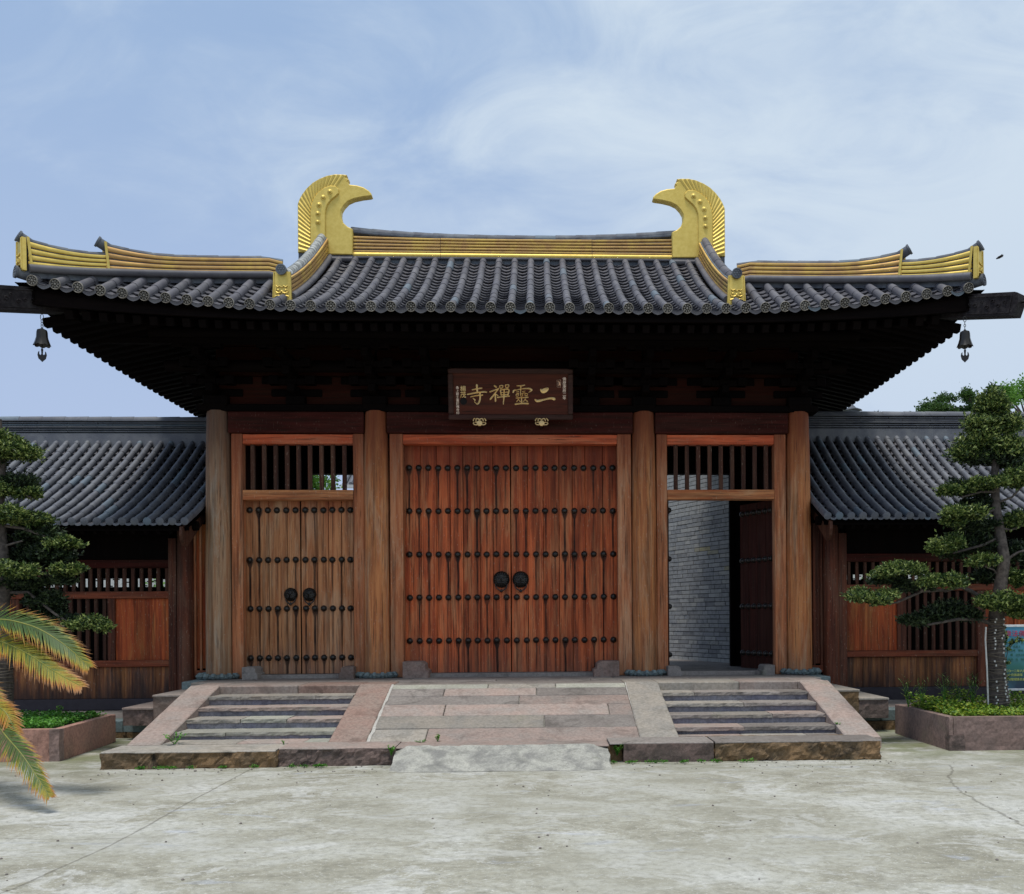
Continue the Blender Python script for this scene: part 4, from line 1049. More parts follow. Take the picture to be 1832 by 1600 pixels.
# ------------------------------------------------------------------ name plaque
PL = thing('name_plaque', 'dark brown wooden name board with four golden characters above the central door', 'sign', (.05, -.4, 5.1))
pa_, pb_ = at(803, 751, -.36), at(1025, 660, -.50)
W2 = (pb_.x-pa_.x)/2; pxm = (pa_.x+pb_.x)/2; PH = sqrt((pb_.z-pa_.z)**2+.14**2)
tilt = math.atan2(.14, pb_.z-pa_.z)
PM = T((pxm, -.36, pa_.z)) @ Matrix.Rotation(tilt, 4, 'X')
plm = wood('plaque_board_wood', (.10, .024, .012, 1), (.085, .03, .016, 1), (.075, .018, .010, 1), horiz=True, weather=.3, vary=.02, speck=0)
plf = wood('plaque_frame_wood', (.065, .03, .022, 1), (.075, .045, .036, 1), (.05, .02, .016, 1), horiz=True, weather=.3, vary=.02, speck=0)
MB().box(-W2+.06, W2-.06, -.015, .05, .07, PH-.07).obj('board', plm, PL, mw=PM)
for (a, b_, c_, d_) in ((-W2, W2, 0, .085), (-W2, W2, PH-.085, PH), (-W2, -W2+.085, .088, PH-.088), (W2-.085, W2, .088, PH-.088)):
    MB().box(a, b_, -.05, .06, c_, d_, .014).obj('frame_rail', plf, PL, mw=PM)
gl = NT('gold_leaf_lettering', .55, .5, .45)
M['letter'] = gl.fin(gl.mix(gl.rng(gl.noise(30, 3), .3, .7), (1, .64, .22, 1), (1, .78, .40, 1)))
gl = NT('pale_gilt_lettering', .4, .5, .8); M['letter2'] = gl.fin((.95, .74, .58, 1))
SX = (2*W2)/(1600-155); 
def lp_(x, y): return ((x-877.5)*SX, PH-(y-132)*(PH/(725-132)))
def stroke(mb, pts, y0=-.022):
    """one brush stroke: smooth ribbon of varying width, slightly raised"""
    P3 = [(*lp_(p[0], p[1]), p[2]*SX) for p in pts]; Q = []
    for i in range(len(P3)-1):
        p0 = P3[max(i-1, 0)]; p1 = P3[i]; p2 = P3[i+1]; p3 = P3[min(i+2, len(P3)-1)]
        for k in range(6):
            t = k/6; Q.append(tuple(.5*((2*p1[j])+(-p0[j]+p2[j])*t+(2*p0[j]-5*p1[j]+4*p2[j]-p3[j])*t*t+(-p0[j]+3*p1[j]-3*p2[j]+p3[j])*t**3) for j in range(3)))
    Q.append(P3[-1]); vs = []
    d0 = Vector((Q[1][0]-Q[0][0], Q[1][1]-Q[0][1])).normalized(); d1 = Vector((Q[-1][0]-Q[-2][0], Q[-1][1]-Q[-2][1])).normalized()
    Q = [(Q[0][0]-d0.x*Q[0][2]*.8, Q[0][1]-d0.y*Q[0][2]*.8, Q[0][2]*.3)]+Q+[(Q[-1][0]+d1.x*Q[-1][2]*.8, Q[-1][1]+d1.y*Q[-1][2]*.8, Q[-1][2]*.3)]
    for i, q in enumerate(Q):
        a, b_ = Q[max(i-1, 0)], Q[min(i+1, len(Q)-1)]; d = Vector((b_[0]-a[0], b_[1]-a[1])).normalized(); n_ = Vector((-d.y, d.x))*q[2]
        vs += [(q[0]+n_.x, y0+.006, q[1]+n_.y), (q[0], y0-.004, q[1]), (q[0]-n_.x, y0+.006, q[1]-n_.y)]
    mb.add(vs, [[3*i+a, 3*i+a+1, 3*i+a+4, 3*i+a+3] for i in range(len(Q)-1) for a in (0, 1)])
def mouth(cx_, cy_, r, w_): return [[(cx_-r, cy_-r*.8, w_), (cx_-r*.8, cy_+r*.8, w_), (cx_+r*.8, cy_+r*.7, w_), (cx_+r, cy_-r*.9, w_), (cx_-r, cy_-r*.8, w_)]]
GL = {
 'er': [[(1225, 372, 9), (1250, 392, 24), (1285, 378, 24), (1310, 362, 12)], [(1160, 490, 9), (1188, 506, 14), (1262, 490, 10), (1340, 474, 12), (1385, 484, 16)]],
 'ling': [[(950, 330, 6), (1000, 330, 7), (1040, 322, 7)], [(905, 408, 9), (915, 385, 9), (935, 378, 5)], [(928, 384, 5), (1010, 366, 6), (1090, 362, 9), (1120, 380, 10), (1085, 408, 4)],
          [(996, 332, 7), (994, 380, 6), (990, 424, 5)], [(945, 402, 5), (974, 398, 4)], [(948, 422, 5), (974, 416, 4)], [(1014, 396, 5), (1044, 392, 4)], [(1014, 416, 5), (1044, 412, 4)]]
         + mouth(952, 440, 13, 4.5)+mouth(1003, 438, 13, 4.5)+mouth(1056, 434, 14, 4.5)
         + [[(940, 472, 6), (1010, 468, 6), (1078, 464, 7)], [(1003, 470, 6), (1003, 532, 7)], [(968, 484, 5), (945, 516, 5)], [(966, 492, 4), (990, 516, 6)], [(1048, 482, 5), (1024, 514, 5)], [(1046, 492, 5), (1072, 512, 7)], [(928, 544, 10), (1000, 536, 8), (1080, 536, 10)]],
 'chan': [[(688, 330, 8), (712, 346, 10)], [(636, 402, 8), (680, 386, 7), (738, 364, 8)], [(735, 366, 7), (690, 425, 8), (640, 488, 10)], [(698, 420, 8), (700, 512, 9)], [(708, 428, 5), (728, 446, 8)]]
         + mouth(768, 344, 17, 6)+mouth(836, 336, 18, 6)
         + [[(758, 378, 7), (766, 442, 7)], [(760, 380, 6), (852, 372, 8), (844, 436, 8)], [(766, 410, 5), (844, 404, 5)], [(768, 438, 6), (844, 432, 6)], [(724, 466, 8), (800, 456, 7), (862, 450, 8)], [(802, 376, 7), (797, 470, 8), (790, 546, 5)]],
 'si': [[(432, 380, 6), (490, 366, 8), (545, 358, 8)], [(486, 322, 10), (491, 402, 9)], [(374, 432, 8), (470, 414, 9), (560, 402, 9), (598, 405, 9)], [(412, 460, 6), (480, 446, 7), (552, 440, 8)],
        [(521, 410, 9), (522, 470, 9), (510, 522, 9), (485, 542, 8), (455, 515, 4)], [(440, 475, 5), (465, 500, 9)]],
}
for k in GL:
    mb = MB()
    for s_ in GL[k]: stroke(mb, s_)
    mb.obj('character', M['letter'], PL, mw=PM, norm=False)
def text_mesh(name, body, size, mat, parent, mw, vertical=False, extrude=.002):
    cu = bpy.data.curves.new(name, 'FONT'); cu.body = body; cu.size = size; cu.extrude = extrude; cu.align_x = 'CENTER'; cu.align_y = 'CENTER'
    if vertical: cu.space_line = .98
    ob = bpy.data.objects.new(name, cu); COL.objects.link(ob)
    dg = bpy.context.evaluated_depsgraph_get(); me = bpy.data.meshes.new_from_object(ob.evaluated_get(dg))
    bpy.data.objects.remove(ob); me.name = name; me.materials.clear(); me.materials.append(mat)
    return inst(name, me, parent, mw @ Matrix.Rotation(pi/2, 4, 'X'))
def ptext(body, x, y, size, mat='letter2'):
    q = lp_(x, y); return text_mesh('inscription', body, size, M[mat], PL, PM @ T((q[0], -.024, q[1])), True)
ptext('\n'.join('佛歷庚辰二年'), 1500, 365, .062)
ptext('\n'.join('楊茂'), 327, 408, .10, 'letter')
ptext('\n'.join('甬上居士書於禪寺印'), 262, 505, .052)
sb = MB()
for s_ in ([(1415, 262, 4), (1418, 345, 4)], [(1458, 262, 4), (1456, 345, 4)], [(1415, 262, 4), (1458, 262, 4)], [(1416, 345, 4), (1457, 345, 4)], [(1430, 275, 5), (1440, 300, 6), (1432, 330, 5)], [(1445, 280, 4), (1448, 325, 5)]): stroke(sb, s_)
sb.obj('seal', M['letter2'], PL, mw=PM, norm=False)
bd = plain('black_knot', (.01, .008, .008), .9)
q = lp_(330, 512); MB().lathe([(.058, 0), (.05, -.006), (.002, -.008)], (q[0], -.018, q[1]), 14, 'y').obj('painted_out_seal', bd, PL, mw=PM)
M['lotusg'] = plain('polished_gilt_lotus', (.72, .50, .22), .35, .5, .5, .15)
for u in (858, 969):
    p = at(u, 755, -.40); mb = MB()
    L_ = PL
    mx = T((p.x, -.42, p.z)); k_ = .22/915.
    def q_(x, y): return ((x-830)*k_, 0, -(y-520)*k_)
    for pts, r in (([(540, 290), (440, 330), (400, 420), (430, 490)], .010), ([(1130, 290), (1220, 340), (1270, 430), (1230, 490)], .010),
                   ([(600, 520), (580, 400), (650, 310), (740, 330), (830, 380), (920, 330), (1000, 300), (1080, 400), (1090, 500)], .011),
                   ([(450, 560), (400, 640), (470, 720), (600, 750), (700, 700)], .010), ([(1200, 570), (1270, 640), (1200, 720), (1050, 750), (960, 700)], .010),
                   ([(620, 560), (720, 660), (830, 760), (940, 660), (1020, 580)], .012), ([(500, 560), (640, 570), (740, 640)], .009), ([(1170, 570), (1020, 580), (930, 640)], .009),
                   ([(760, 540), (830, 620), (900, 540)], .010)):
        mb.tube([q_(*a) for a in pts], r, 6)
    mb.lathe([(.05, 0), (.045, -.012), (.002, -.02)], q_(830, 630), 12, 'y')
    mb.obj('lotus_support', M['lotusg'], PL, True, mx)
    MB().box(p.x-.03, p.x+.03, -.41, -.13, p.z-.06, p.z-.03).obj('support_arm', M['studs'], PL)

# ------------------------------------------------------------------ wind bells
def bell(u, v, which):
    p = at(u, v, -2.78); r = thing('wind_bell', 'bronze wind bell hanging from the %s corner of the roof' % which, 'bell', p, 'bronze wind bells under the roof corners')
    k = 1/126.0; mb = MB()
    z0 = -26*k
    me = MB(); prof = [(.012, z0+.015), (.03, z0+.005), (.062, z0-.01), (.07, z0-.04), (.074, z0-.11), (.086, z0-.17), (.108, z0-.215)]
    n_ = 24; vs = []
    for i, (rr, h) in enumerate(prof):
        for j in range(n_):
            a = 2*pi*j/n_; dz = -.016*abs(sin(a*4)) if i == len(prof)-1 else 0; dr = rr+(.006*abs(sin(a*4)) if i >= 5 else 0)
            vs.append((dr*cos(a), dr*sin(a), h+dz))
    me.add(vs, [[i*n_+j, i*n_+(j+1) % n_, (i+1)*n_+(j+1) % n_, (i+1)*n_+j] for i in range(len(prof)-1) for j in range(n_)]+[list(range(n_))])
    W_ = T(p); me.obj('bell_body', M['studs'], r, True, W_)
    for i in range(5):
        z = -.035-.036*i-(0.02 if i else 0); rr = (.022, .042) if i == 0 else (.014, .02)
        pts = [(rr[0]*cos(a) if i % 2 == 0 else 0, rr[0]*sin(a) if i % 2 else 0, z+rr[1]*0+rr[1]*sin(a)*0) for a in ()] or \
              [((rr[0]*cos(a), 0, z+rr[1]*sin(a)) if i % 2 == 0 else (rr[0]*.5*cos(a), rr[0]*cos(a), z+rr[1]*sin(a))) for a in [2*pi*t/10 for t in range(11)]]
        MB().tube(pts, .0045, 5).obj('chain_link', M['studs'], r, True, W_)
    zc_ = z0-.215
    MB().tube([(0, 0, z0-.05), (0, 0, zc_-.08)], .007, 6).obj('clapper_rod', M['studs'], r, True, W_)
    sh = [(0, -.235), (-.045, -.19), (-.058, -.14), (-.05, -.10), (-.036, -.085), (-.036, -.125), (-.018, -.14), (-.009, -.12), (-.014, -.06), (0, -.035), (.014, -.06), (.009, -.12), (.018, -.14), (.036, -.125), (.036, -.085), (.05, -.10), (.058, -.14), (.045, -.19)]
    MB().prism([(a, zc_+b_) for a, b_ in sh], -.006, .006).obj('wind_catcher', M['studs'], r, mw=W_ @ Matrix.Rotation(.25 if which == 'left' else -.15, 4, 'Z'))
bell(75, 563, 'left'); bell(1726, 567, 'right')

# ------------------------------------------------------------------ platform and stairs
PLAT = thing('stone_platform', 'low blue grey stone platform with lotus bases that carries the gate', 'platform', (cx, 0, 0))
for (q0, q1, mt_) in ((-5.22, -4.96, 'blue'), (-4.955, -1.6, 'greyst'), (-1.595, 1.7, 'greyst'), (1.705, 4.99, 'greyst'), (4.995, 5.26, 'blue')): MB().box(q0, q1, -.80, 3.6, .62, ZP-.004, .01).obj('coping', M[mt_], PLAT)
MB().box(-5.18, 5.22, -.76, 3.56, 0, .618).obj('platform_core', M['blue'], PLAT)
xs = [-4.95, -3.4, -1.9, -.2, 1.3, 2.9, 4.0, 5.0]
for a, b_ in zip(xs, xs[1:]):
    MB().box(a+.004, b_-.004, -1.16, -.81, .60, ZP+.0, .008).obj('landing_slab', M['greyst'], PLAT)
STAIR = thing('stone_staircase', 'broad stone stair, two flights beside a paved ramp, in front of the gate', 'stairs', (cx, -3.4, 0))
# top landing edge stones: pinkish left, buff right
for (x0, x1, m_, zz_) in ((-4.68, -4.25, 'pink', 0), (-4.246, -3.1, 'pink', 0), (-3.094, -2.19, 'pinkd', 0), (-2.184, -1.712, 'pinkd', 0), (-1.706, 1.77, 'greyst', -.006), (1.776, 2.262, 'buff', 0), (2.268, 3.5, 'buff', 0), (3.506, 4.40, 'pink', 0), (4.406, 4.86, 'pink', 0)):
    MB().box(x0, x1, -1.95, -1.165, .655, ZP+zz_, .012).obj('edge_stone', M[m_], STAIR)
ZB = .19
# stair core under everything
MB().add([(-4.6, -1.96, 0), (4.82, -1.96, 0), (4.82, -1.96, .63), (-4.6, -1.96, .63), (-4.6, -4.1, 0), (4.82, -4.1, 0), (4.82, -4.1, .10), (-4.6, -4.1, .10)],
         [(0, 1, 2, 3), (4, 5, 6, 7), (3, 2, 6, 7), (0, 1, 5, 4), (0, 3, 7, 4), (1, 2, 6, 5)]).obj('stair_core', M['rockface'], STAIR)
MB().box(-4.64, 4.84, -1.955, -.8, 0, .65).obj('landing_core', M['rockface'], STAIR)
# treads
def flight(x0, x1, mats, seed):
    rnd = random.Random(seed)
    for i in range(4):
        zt = .79-.12*(i+1); yf = -1.95-.43*(i+1)-.05; yb2 = yf+.52
        cuts = sorted([x0]+[x0+(x1-x0)*q for q in ([.42+rnd.uniform(-.12, .12)] if i % 2 else [.28+rnd.uniform(-.1, .08), .72+rnd.uniform(-.08, .1)])]+[x1])
        for a, b_ in zip(cuts, cuts[1:]):
            o = rock('tread', a+.003, b_-.003, yf+rnd.uniform(-.008, .008), yb2, zt-.045, zt+rnd.uniform(-.004, .004), M[rnd.choice(mats)], STAIR, .010, .045, rnd.random()*50, fs=9)
        MB().box(x0, x1, yf+.03, yf+.08, zt-.125, zt-.046).obj('riser', M['riser'], STAIR)
flight(-4.255, -2.19, ['pink', 'pink', 'buff', 'pale', 'buff'], 3)
flight(2.265, 4.41, ['buff', 'pink', 'buff', 'greyst'], 8)
def cheek(x0, x1, x2, x3, mat, th=.10, zb_=ZB):
    """sloping side slab of a flight: top edge x0..x1, foot x2..x3"""
    mb = MB(); n_ = 14; top = []
    vs = []
    for k in range(n_+1):
        t = k/n_; y = lerp(-1.97, -4.15, t); z = lerp(ZP+.012, zb_+.02, t)
        a, b_ = lerp(x0, x2, t), lerp(x1, x3, t); j = .008*noise.noise(Vector((k*.7, a, 0))); j2 = .010*noise.noise(Vector((k*.9, b_, 5)))
        vs += [(a+j, y, z-th), (a+j, y, z-.012), (a+.014+j, y, z), (b_-.014+j2, y, z), (b_+j2, y, z-.012), (b_+j2, y, z-th)]
    mb.add(vs, [[i*6+a, i*6+(a+1) % 6, i*6+6+(a+1) % 6, i*6+6+a] for i in range(n_) for a in range(6)]+[list(range(6)), [n_*6+a for a in range(6)]])
    o = mb.obj('side_slab', M[mat], STAIR)
    return o
cheek(-4.67, -4.235, -4.68, -4.255, 'pink', .14); cheek(-2.18, -1.71, -2.19, -1.72, 'pinkd', .30)
cheek(1.775, 2.262, 1.762, 2.268, 'buff', .30); cheek(4.415, 4.86, 4.415, 4.87, 'pink', .14)
# stepped stringers under the outer slabs (their inner edge shows)
for (x0, x1, mt) in ((-4.60, -4.24, 'pinkd'), (4.41, 4.80, 'rockpink')):
    MB().add([(x0, -1.96, .0), (x1, -1.96, .0), (x1, -1.96, .69), (x0, -1.96, .69), (x0, -4.05, .0), (x1, -4.05, .0), (x1, -4.05, .12), (x0, -4.05, .12)],
             [(0, 1, 2, 3), (4, 5, 6, 7), (3, 2, 6, 7), (0, 1, 5, 4), (0, 3, 7, 4), (1, 2, 6, 5)]).obj('stringer', M[mt], STAIR)
# ramp paving between the inner slabs
rw = [0, .085, .225, .385, .575, .775, .985]
joints = [[335, 810, 1145, 1495], [335, 600, 1050, 1495], [335, 968, 1495], [335, 625, 1385, 1495], [335, 1085, 1495], [335, 575, 1495]]
rmats = [['pale', 'buff', 'pale'], ['greyst', 'pink', 'greyst'], ['greyst', 'pink'], ['pink', 'pink', 'pink'], ['buff', 'greyst'], ['buff', 'pink']]
XL0, XL1 = -1.70, 1.77
for r in range(6):
    for q in range(len(joints[r])-1):
        f0 = (joints[r][q]-335)/1160; f1 = (joints[r][q+1]-335)/1160
        xa, xb = lerp(XL0, XL1, f0)+.006, lerp(XL0, XL1, f1)-.006; t0, t1 = rw[r]+.003, rw[r+1]-.003
        j = random.uniform(-.006, .006)
        P4 = [(xa, lerp(-1.96, -4.15, t1), lerp(ZP, ZB, t1)+j), (xb, lerp(-1.96, -4.15, t1), lerp(ZP, ZB, t1)+j), (xb, lerp(-1.96, -4.15, t0), lerp(ZP, ZB, t0)+j), (xa, lerp(-1.96, -4.15, t0), lerp(ZP, ZB, t0)+j)]
        MB().slab(P4, .12, .008).obj('ramp_slab', M[rmats[r][q]], STAIR)
MB().add([(XL0-.02, -1.97, .0), (XL1+.02, -1.97, .0), (XL1+.02, -1.97, ZP-.04), (XL0-.02, -1.97, ZP-.04), (XL0-.02, -4.16, .0), (XL1+.02, -4.16, .0), (XL1+.02, -4.16, ZB-.045), (XL0-.02, -4.16, ZB-.045)],
         [(0, 1, 2, 3), (4, 5, 6, 7), (3, 2, 6, 7), (0, 1, 5, 4), (0, 3, 7, 4), (1, 2, 6, 5)]).obj('ramp_bed', M['roughcon'], STAIR)
for (x0, x1, w_) in ((-1.705, -1.70, .022), (1.77, 1.775, .012)):
    vs = []
    for k in range(24):
        t = k/23; y = lerp(-1.96, -4.14, t); z = lerp(ZP, ZB, t)+.006; j = .014*noise.noise(Vector((k*.8, x0, 0)))*w_/.02; vs += [(x0-w_*.4+j, y, z), (x1+w_+j*1.6+.01*t, y, z)]
    MB().add(vs, [[2*i, 2*i+1, 2*i+3, 2*i+2] for i in range(23)]).obj('mortar_joint', M['lime'], STAIR)
# base stones
rock('base_stone', at(180, 1349, -4.7).x, -2.67, -4.72, -3.95, .0, .19, M['rockface'], STAIR, .030, .035, 1, fs=9)
rock('base_stone', -2.66, -1.26, -4.66, -3.95, .0, .205, M['rockpink'], STAIR, .024, .03, 2, fs=13)
rock('base_stone', 1.50, 2.60, -4.66, -3.95, .0, .222, M['rockpink'], STAIR, .016, .06, 3)
rock('base_stone', 2.615, at(1577, 1324, -4.7).x, -4.66, -3.95, .0, .225, M['rockface'], STAIR, .030, .035, 4, fs=9)
rock('base_stone', 1.30, 1.49, -4.52, -3.95, .0, .19, M['rockface'], STAIR, .03, .05, 5)
# their smooth dressed tops
for (u0, x1, y0, z, mt) in ((-4.73, -2.68, -4.70, .192, 'buff'), (-2.655, -1.27, -4.64, .207, 'pink'), (-1.26, 1.32, -4.60, .200, 'pink'), (1.33, 2.60, -4.62, .224, 'greyst'), (2.62, 4.68, -4.64, .227, 'greyst')):
    n_ = max(6, int((x1-u0)/.12)); vs = []
    for k in range(n_+1):
        x = lerp(u0, x1, k/n_); e = .03*noise.noise(Vector((x*2.1, 3, 0)))+.012*noise.noise(Vector((x*9, 1, 0))); vs += [(x, y0+e-.02, z-.006), (x, y0+e-.02, z+.004), (x, y0+e, z+.014), (x, -4.12, z+.014), (x, -4.12, z-.05)]
    MB().add(vs, [[i*5+a, i*5+(a+1) % 5, i*5+5+(a+1) % 5, i*5+5+a] for i in range(n_) for a in range(5)]+[list(range(5)), [n_*5+a for a in range(5)]]).obj('base_top_slab', M[mt], STAIR)
# lowest paving strip of each flight
for (x0, x1, cs, ms) in ((-4.25, -2.20, [.45, .85], ['buff', 'pink', 'pale']), (2.28, 4.40, [.4, .8], ['pink', 'buff', 'greyst'])):
    cu_ = [0]+cs+[1]
    for i in range(len(cu_)-1):
        a, b_ = lerp(x0, x1, cu_[i])+.004, lerp(x0, x1, cu_[i+1])-.004; MB().box(a, b_, -4.115, -3.55, .1, .218, .008).obj('foot_slab', M[ms[i]], STAIR)
# cement wedge in the middle
WG = []
nx_, ny_ = 44, 10; vs = []
for i in range(nx_+1):
    for j in range(ny_+1):
        x = lerp(-1.27, 1.31, i/nx_); t = j/ny_; y = lerp(-4.60, -5.22, t); z = lerp(.225, .0, t**1.08)
        e = min(i, nx_-i, 3)/3; q = Vector((x*7, y*7, 0)); z += .012*noise.noise(q)+.007*noise.noise(q*3)-(1-e)*.05; x += .02*noise.noise(q+Vector((9, 0, 0)))
        vs.append((x, y+.015*noise.noise(q*1.3), max(z, .002) if j == ny_ else z))
b0 = len(vs)
for i in (0, nx_):
    for j in range(ny_+1): x, y, z = vs[i*(ny_+1)+j]; vs.append((x, y, -.02))
fs = [[i*(ny_+1)+j, (i+1)*(ny_+1)+j, (i+1)*(ny_+1)+j+1, i*(ny_+1)+j+1] for i in range(nx_) for j in range(ny_)]
for s_, i in ((0, 0), (1, nx_)):
    for j in range(ny_): fs.append([i*(ny_+1)+j, i*(ny_+1)+j+1, b0+s_*(ny_+1)+j+1, b0+s_*(ny_+1)+j])
wg = MB().add(vs, fs).obj('cement_ramp', M['roughcon'], None, True)
tag(wg, 'rough grey cement wedge laid at the foot of the stair in front of the ramp', 'ramp')
# side steps
def sidesteps(sg):
    if sg < 0: A = (-5.22, -4.70, .655, -1.92); B = (-5.66, -5.23, .47, -1.92)
    else: A = (4.90, 5.35, .64, -1.9); B = (5.36, 5.80, .51, -1.9)
    rock('side_step', A[0], A[1], A[3], -.35, .22, A[2], M['pinkd' if sg < 0 else 'rockface'], STAIR, .012, .06, 11+sg)
    rock('side_step', B[0], B[1], B[3], -.35, .22, B[2], M['rockpink'], STAIR, .018, .05, 15+sg)
    for (a, b_, z, y) in ((A[0], A[1], A[2], A[3]), (B[0], B[1], B[2], B[3])):
        MB().slab([(a-.01, y-.015, z+.012), (b_+.01, y-.015, z+.012), (b_+.01, -.3, z+.012), (a-.01, -.3, z+.012)], .03, .008).obj('side_step_top', M['pink' if sg < 0 else 'buff'], STAIR)
sidesteps(-1); sidesteps(1)
# ------------------------------------------------------------------ walkways in front of the corridors
for sg, zt in ((-1, .255), (1, .31)):
    wk = MB().box(*((-12.5, -5.2) if sg < 0 else (5.25, 12.5)), -1.55, 6.5, 0, zt).obj('walkway', M['rockface']); tag(wk, kind='structure')
    xs = [5.24, 5.79, 6.9, 8.2, 9.6, 11.2, 12.5]
    for a, b_ in zip(xs, xs[1:]):
        x0, x1 = (a, b_) if sg > 0 else (-b_, -a)
        MB().box(x0+.003, x1-.003, -1.62, -1.2, zt-.17, zt+.004, .008).obj('kerb_stone', M['blue'], wk)
    for a, b_ in zip(xs, xs[1:]):
        x0, x1 = (a, b_) if sg > 0 else (-b_, -a)
        MB().box(x0+.003, x1-.003, -1.19, .05, zt-.1, zt+.008, .006).obj('paving_slab', M['greyst'], wk)
    rr = random.Random(5+sg)
    for k in range(26):
        x = sg*rr.uniform(5.3, 6.3); s_ = rr.uniform(.03, .07)
        rock('rubble_stone', x-s_, x+s_, -1.64, -1.5, 0, zt-.175, M['rockface'], wk, .02, .05, k)

# ------------------------------------------------------------------ corridors either side
wt_me = half_tube('round_tile', .37, .052, .047, n=7, mat=M['wtile'])
wd_me = MB().lathe([(.064, 0), (.064, -.016), (.054, -.022), (.002, -.022)], n=18, axis='y').mesh('tile_end', M['wtile'], True, 40)
wdr = MB(); vs = []
for h in (0, 1):
    for k in range(5): u_ = k/4*2-1; vs.append((u_*.05, -.004, -.02+.02*u_*u_ if h else -.055+.018*u_*u_))
for k in range(5): u_ = k/4*2-1; vs.append((u_*.05, .06, -.02+.02*u_*u_))
wdr.add(vs, [[k, k+1, 6+k, 5+k] for k in range(4)]+[[5+k, 6+k, 11+k, 10+k] for k in range(4)])
wdr_me = wdr.mesh('drip_tile', M['wtile'])
def corridor(sg):
    left = sg < 0
    C = thing('side_corridor', 'low timber corridor with grey tile roof and lattice windows %s of the gate' % ('left' if left else 'right'), 'building', (sg*8, .1, .28), 'tiled corridors flanking the gate')
    zE, zR, zT = (3.34, 5.23, 5.70) if left else (3.41, 5.35, 5.84)
    x_in = -5.10 if left else 5.17; x_out = sg*12.4
    def zf(x, y): s_ = y+.8; return zE+.42*s_+((zR-zE-.42*3.2)/10.24)*s_*s_
    # deck
    mb = MB()
    for off in (-.045, -.10): grid(lambda i, j, o_=off: (lerp(x_in, x_out, i), lerp(-.78, 2.4, j), zf(0, lerp(-.78, 2.4, j))+o_), 2, 14, mb)
    for off in (-.045, -.10): grid(lambda i, j, o_=off: (lerp(x_in, x_out, i), 4.8-lerp(-.78, 2.4, j), zf(0, lerp(-.78, 2.4, j))+o_), 2, 8, mb)
    R = mb.obj('roof', M['darkh'], C, norm=False)
    pit = .196; nrow = int(abs(x_out-x_in)/pit)
    cand = []; pans = MB()
    for k in range(nrow):
        x = x_in+sg*(.05+pit*k)
        pts = rowpath(x, zf, -.8, 2.36, .35)
        for i in range(len(pts)-1): cand.append((k+i*.01, x, pts[i], pts[i+1]))
        inst('tile_end', wd_me, R, frame(pts[0]+Vector((0, -.005, .012)), pts[0]+Vector((0, 1, .15))))
        xm = x+sg*pit/2; inst('drip_tile', wdr_me, R, T((xm, -.815, zf(0, -.815)+.0)))
        pp = rowpath(xm, zf, -.8, 2.34, .20); hw = .05
        for i in range(len(pp)-1):
            p, q = pp[i], pp[i+1]; t = (q-p).normalized(); n_ = Vector((1, 0, 0)).cross(t); v_ = []
            for (b_, h) in ((p, -.005), (p, -.022), (q+t*.02, -.036)):
                for kk_ in (-1, 0, 1): v_.append(b_+Vector((kk_*hw, 0, 0))+n_*(h-.03+.02*kk_*kk_))
            pans.add(v_, [[a, a+1, 4+a, 3+a] for a in (0, 1)]+[[a, a+1, 7+a, 6+a] for a in (0, 1)])
    st = MB()
    for n_, (_, x, p, q) in enumerate(cand):
        L = (q-p).length; up = Vector((random.uniform(-.003, .003), 0, .012+random.uniform(-.002, .003)))
        m = frame(p+up, q+up, .01) @ Matrix.Diagonal((1, L/.35, 1, 1))
        if n_ < 298: inst('round_tile', wt_me, R, m)
        else: st.add([m @ v.co for v in wt_me.vertices], [tuple(f.vertices) for f in wt_me.polygons])
    o = st.obj('outer_round_tiles', M['wtile'], R, True, norm=False); tag(o, kind='stuff')
    o = pans.obj('pan_tiles', M['pan'], R, norm=False); tag(o, kind='stuff')
    bs = MB(); hs_ = [(.055*cos(pi*k/5), .055*sin(pi*k/5)) for k in range(6)]
    for k in range(nrow): x = x_in+sg*(.05+pit*k); bs.sweep([(x, 4.8-y, zf(0, y)+.01) for y in (-.8, 0, .8, 1.6, 2.36)], hs_, closed=False)
    o = bs.obj('far_slope_tiles', M['wtile'], R, True, norm=False); tag(o, kind='stuff')
    # ridge: foot course, thin stacked courses, cap tiles
    xi, xo = x_in, x_out
    MB().box(min(xi, xo), max(xi, xo), 2.28, 2.52, zR-.14, zR+.12).obj('ridge_foot', M['wtile'], C)
    z = zR+.125; n_ = 6; th = (zT-.10-z)/n_
    RG = MB().box(min(xi, xo), max(xi, xo), 2.34, 2.46, zR+.12, zT-.09).obj('ridge', M['cap'], C)
    for k in range(n_):
        wv = .125+(.02 if k in (2, 5) else 0); x = xi; off = (k % 2)*.28
        edges = [xi]+[xi+sg*(off+.56*j) for j in range(1, 13)]+[xo]
        cm = MB()
        for a, b_ in zip(edges, edges[1:]): 
            lo_, hi_ = min(a, b_)+.003, max(a, b_)-.003
            if hi_ > lo_: cm.box(lo_, hi_, 2.4-wv, 2.4+wv, z+th*k+.020+random.uniform(0, .003), z+th*(k+1)-.002, .004)
        cm.obj('ridge_course', M['wtile'], RG)
    cp = half_tube('ridge_cap_tile', .44, .08, .075, n=7, mat=M['wtile'])
    for k in range(17):
        x0 = xi+sg*.43*k; ya = Vector((-1*sg, 0, 0))
        t = Vector((sg, 0, 0)); sd = Vector((t.y, -t.x, 0)); m = Matrix((sd, t, sd.cross(t))).transposed().to_4x4(); m.translation = Vector((x0, 2.4, zT-.085)); inst('ridge_cap_tile', cp, RG, m)
    # barge board at the gate end
    bx = x_in-sg*.0
    prof = [(-.82, zE-.08), (-.84, zE-.20), (-.80, zE-.30), (-.72, zE-.37), (-.62, zE-.38), (-.54, zE-.33), (2.4, zR-.42), (2.4, zR-.12), (.6, zf(0, .6)-.12)]
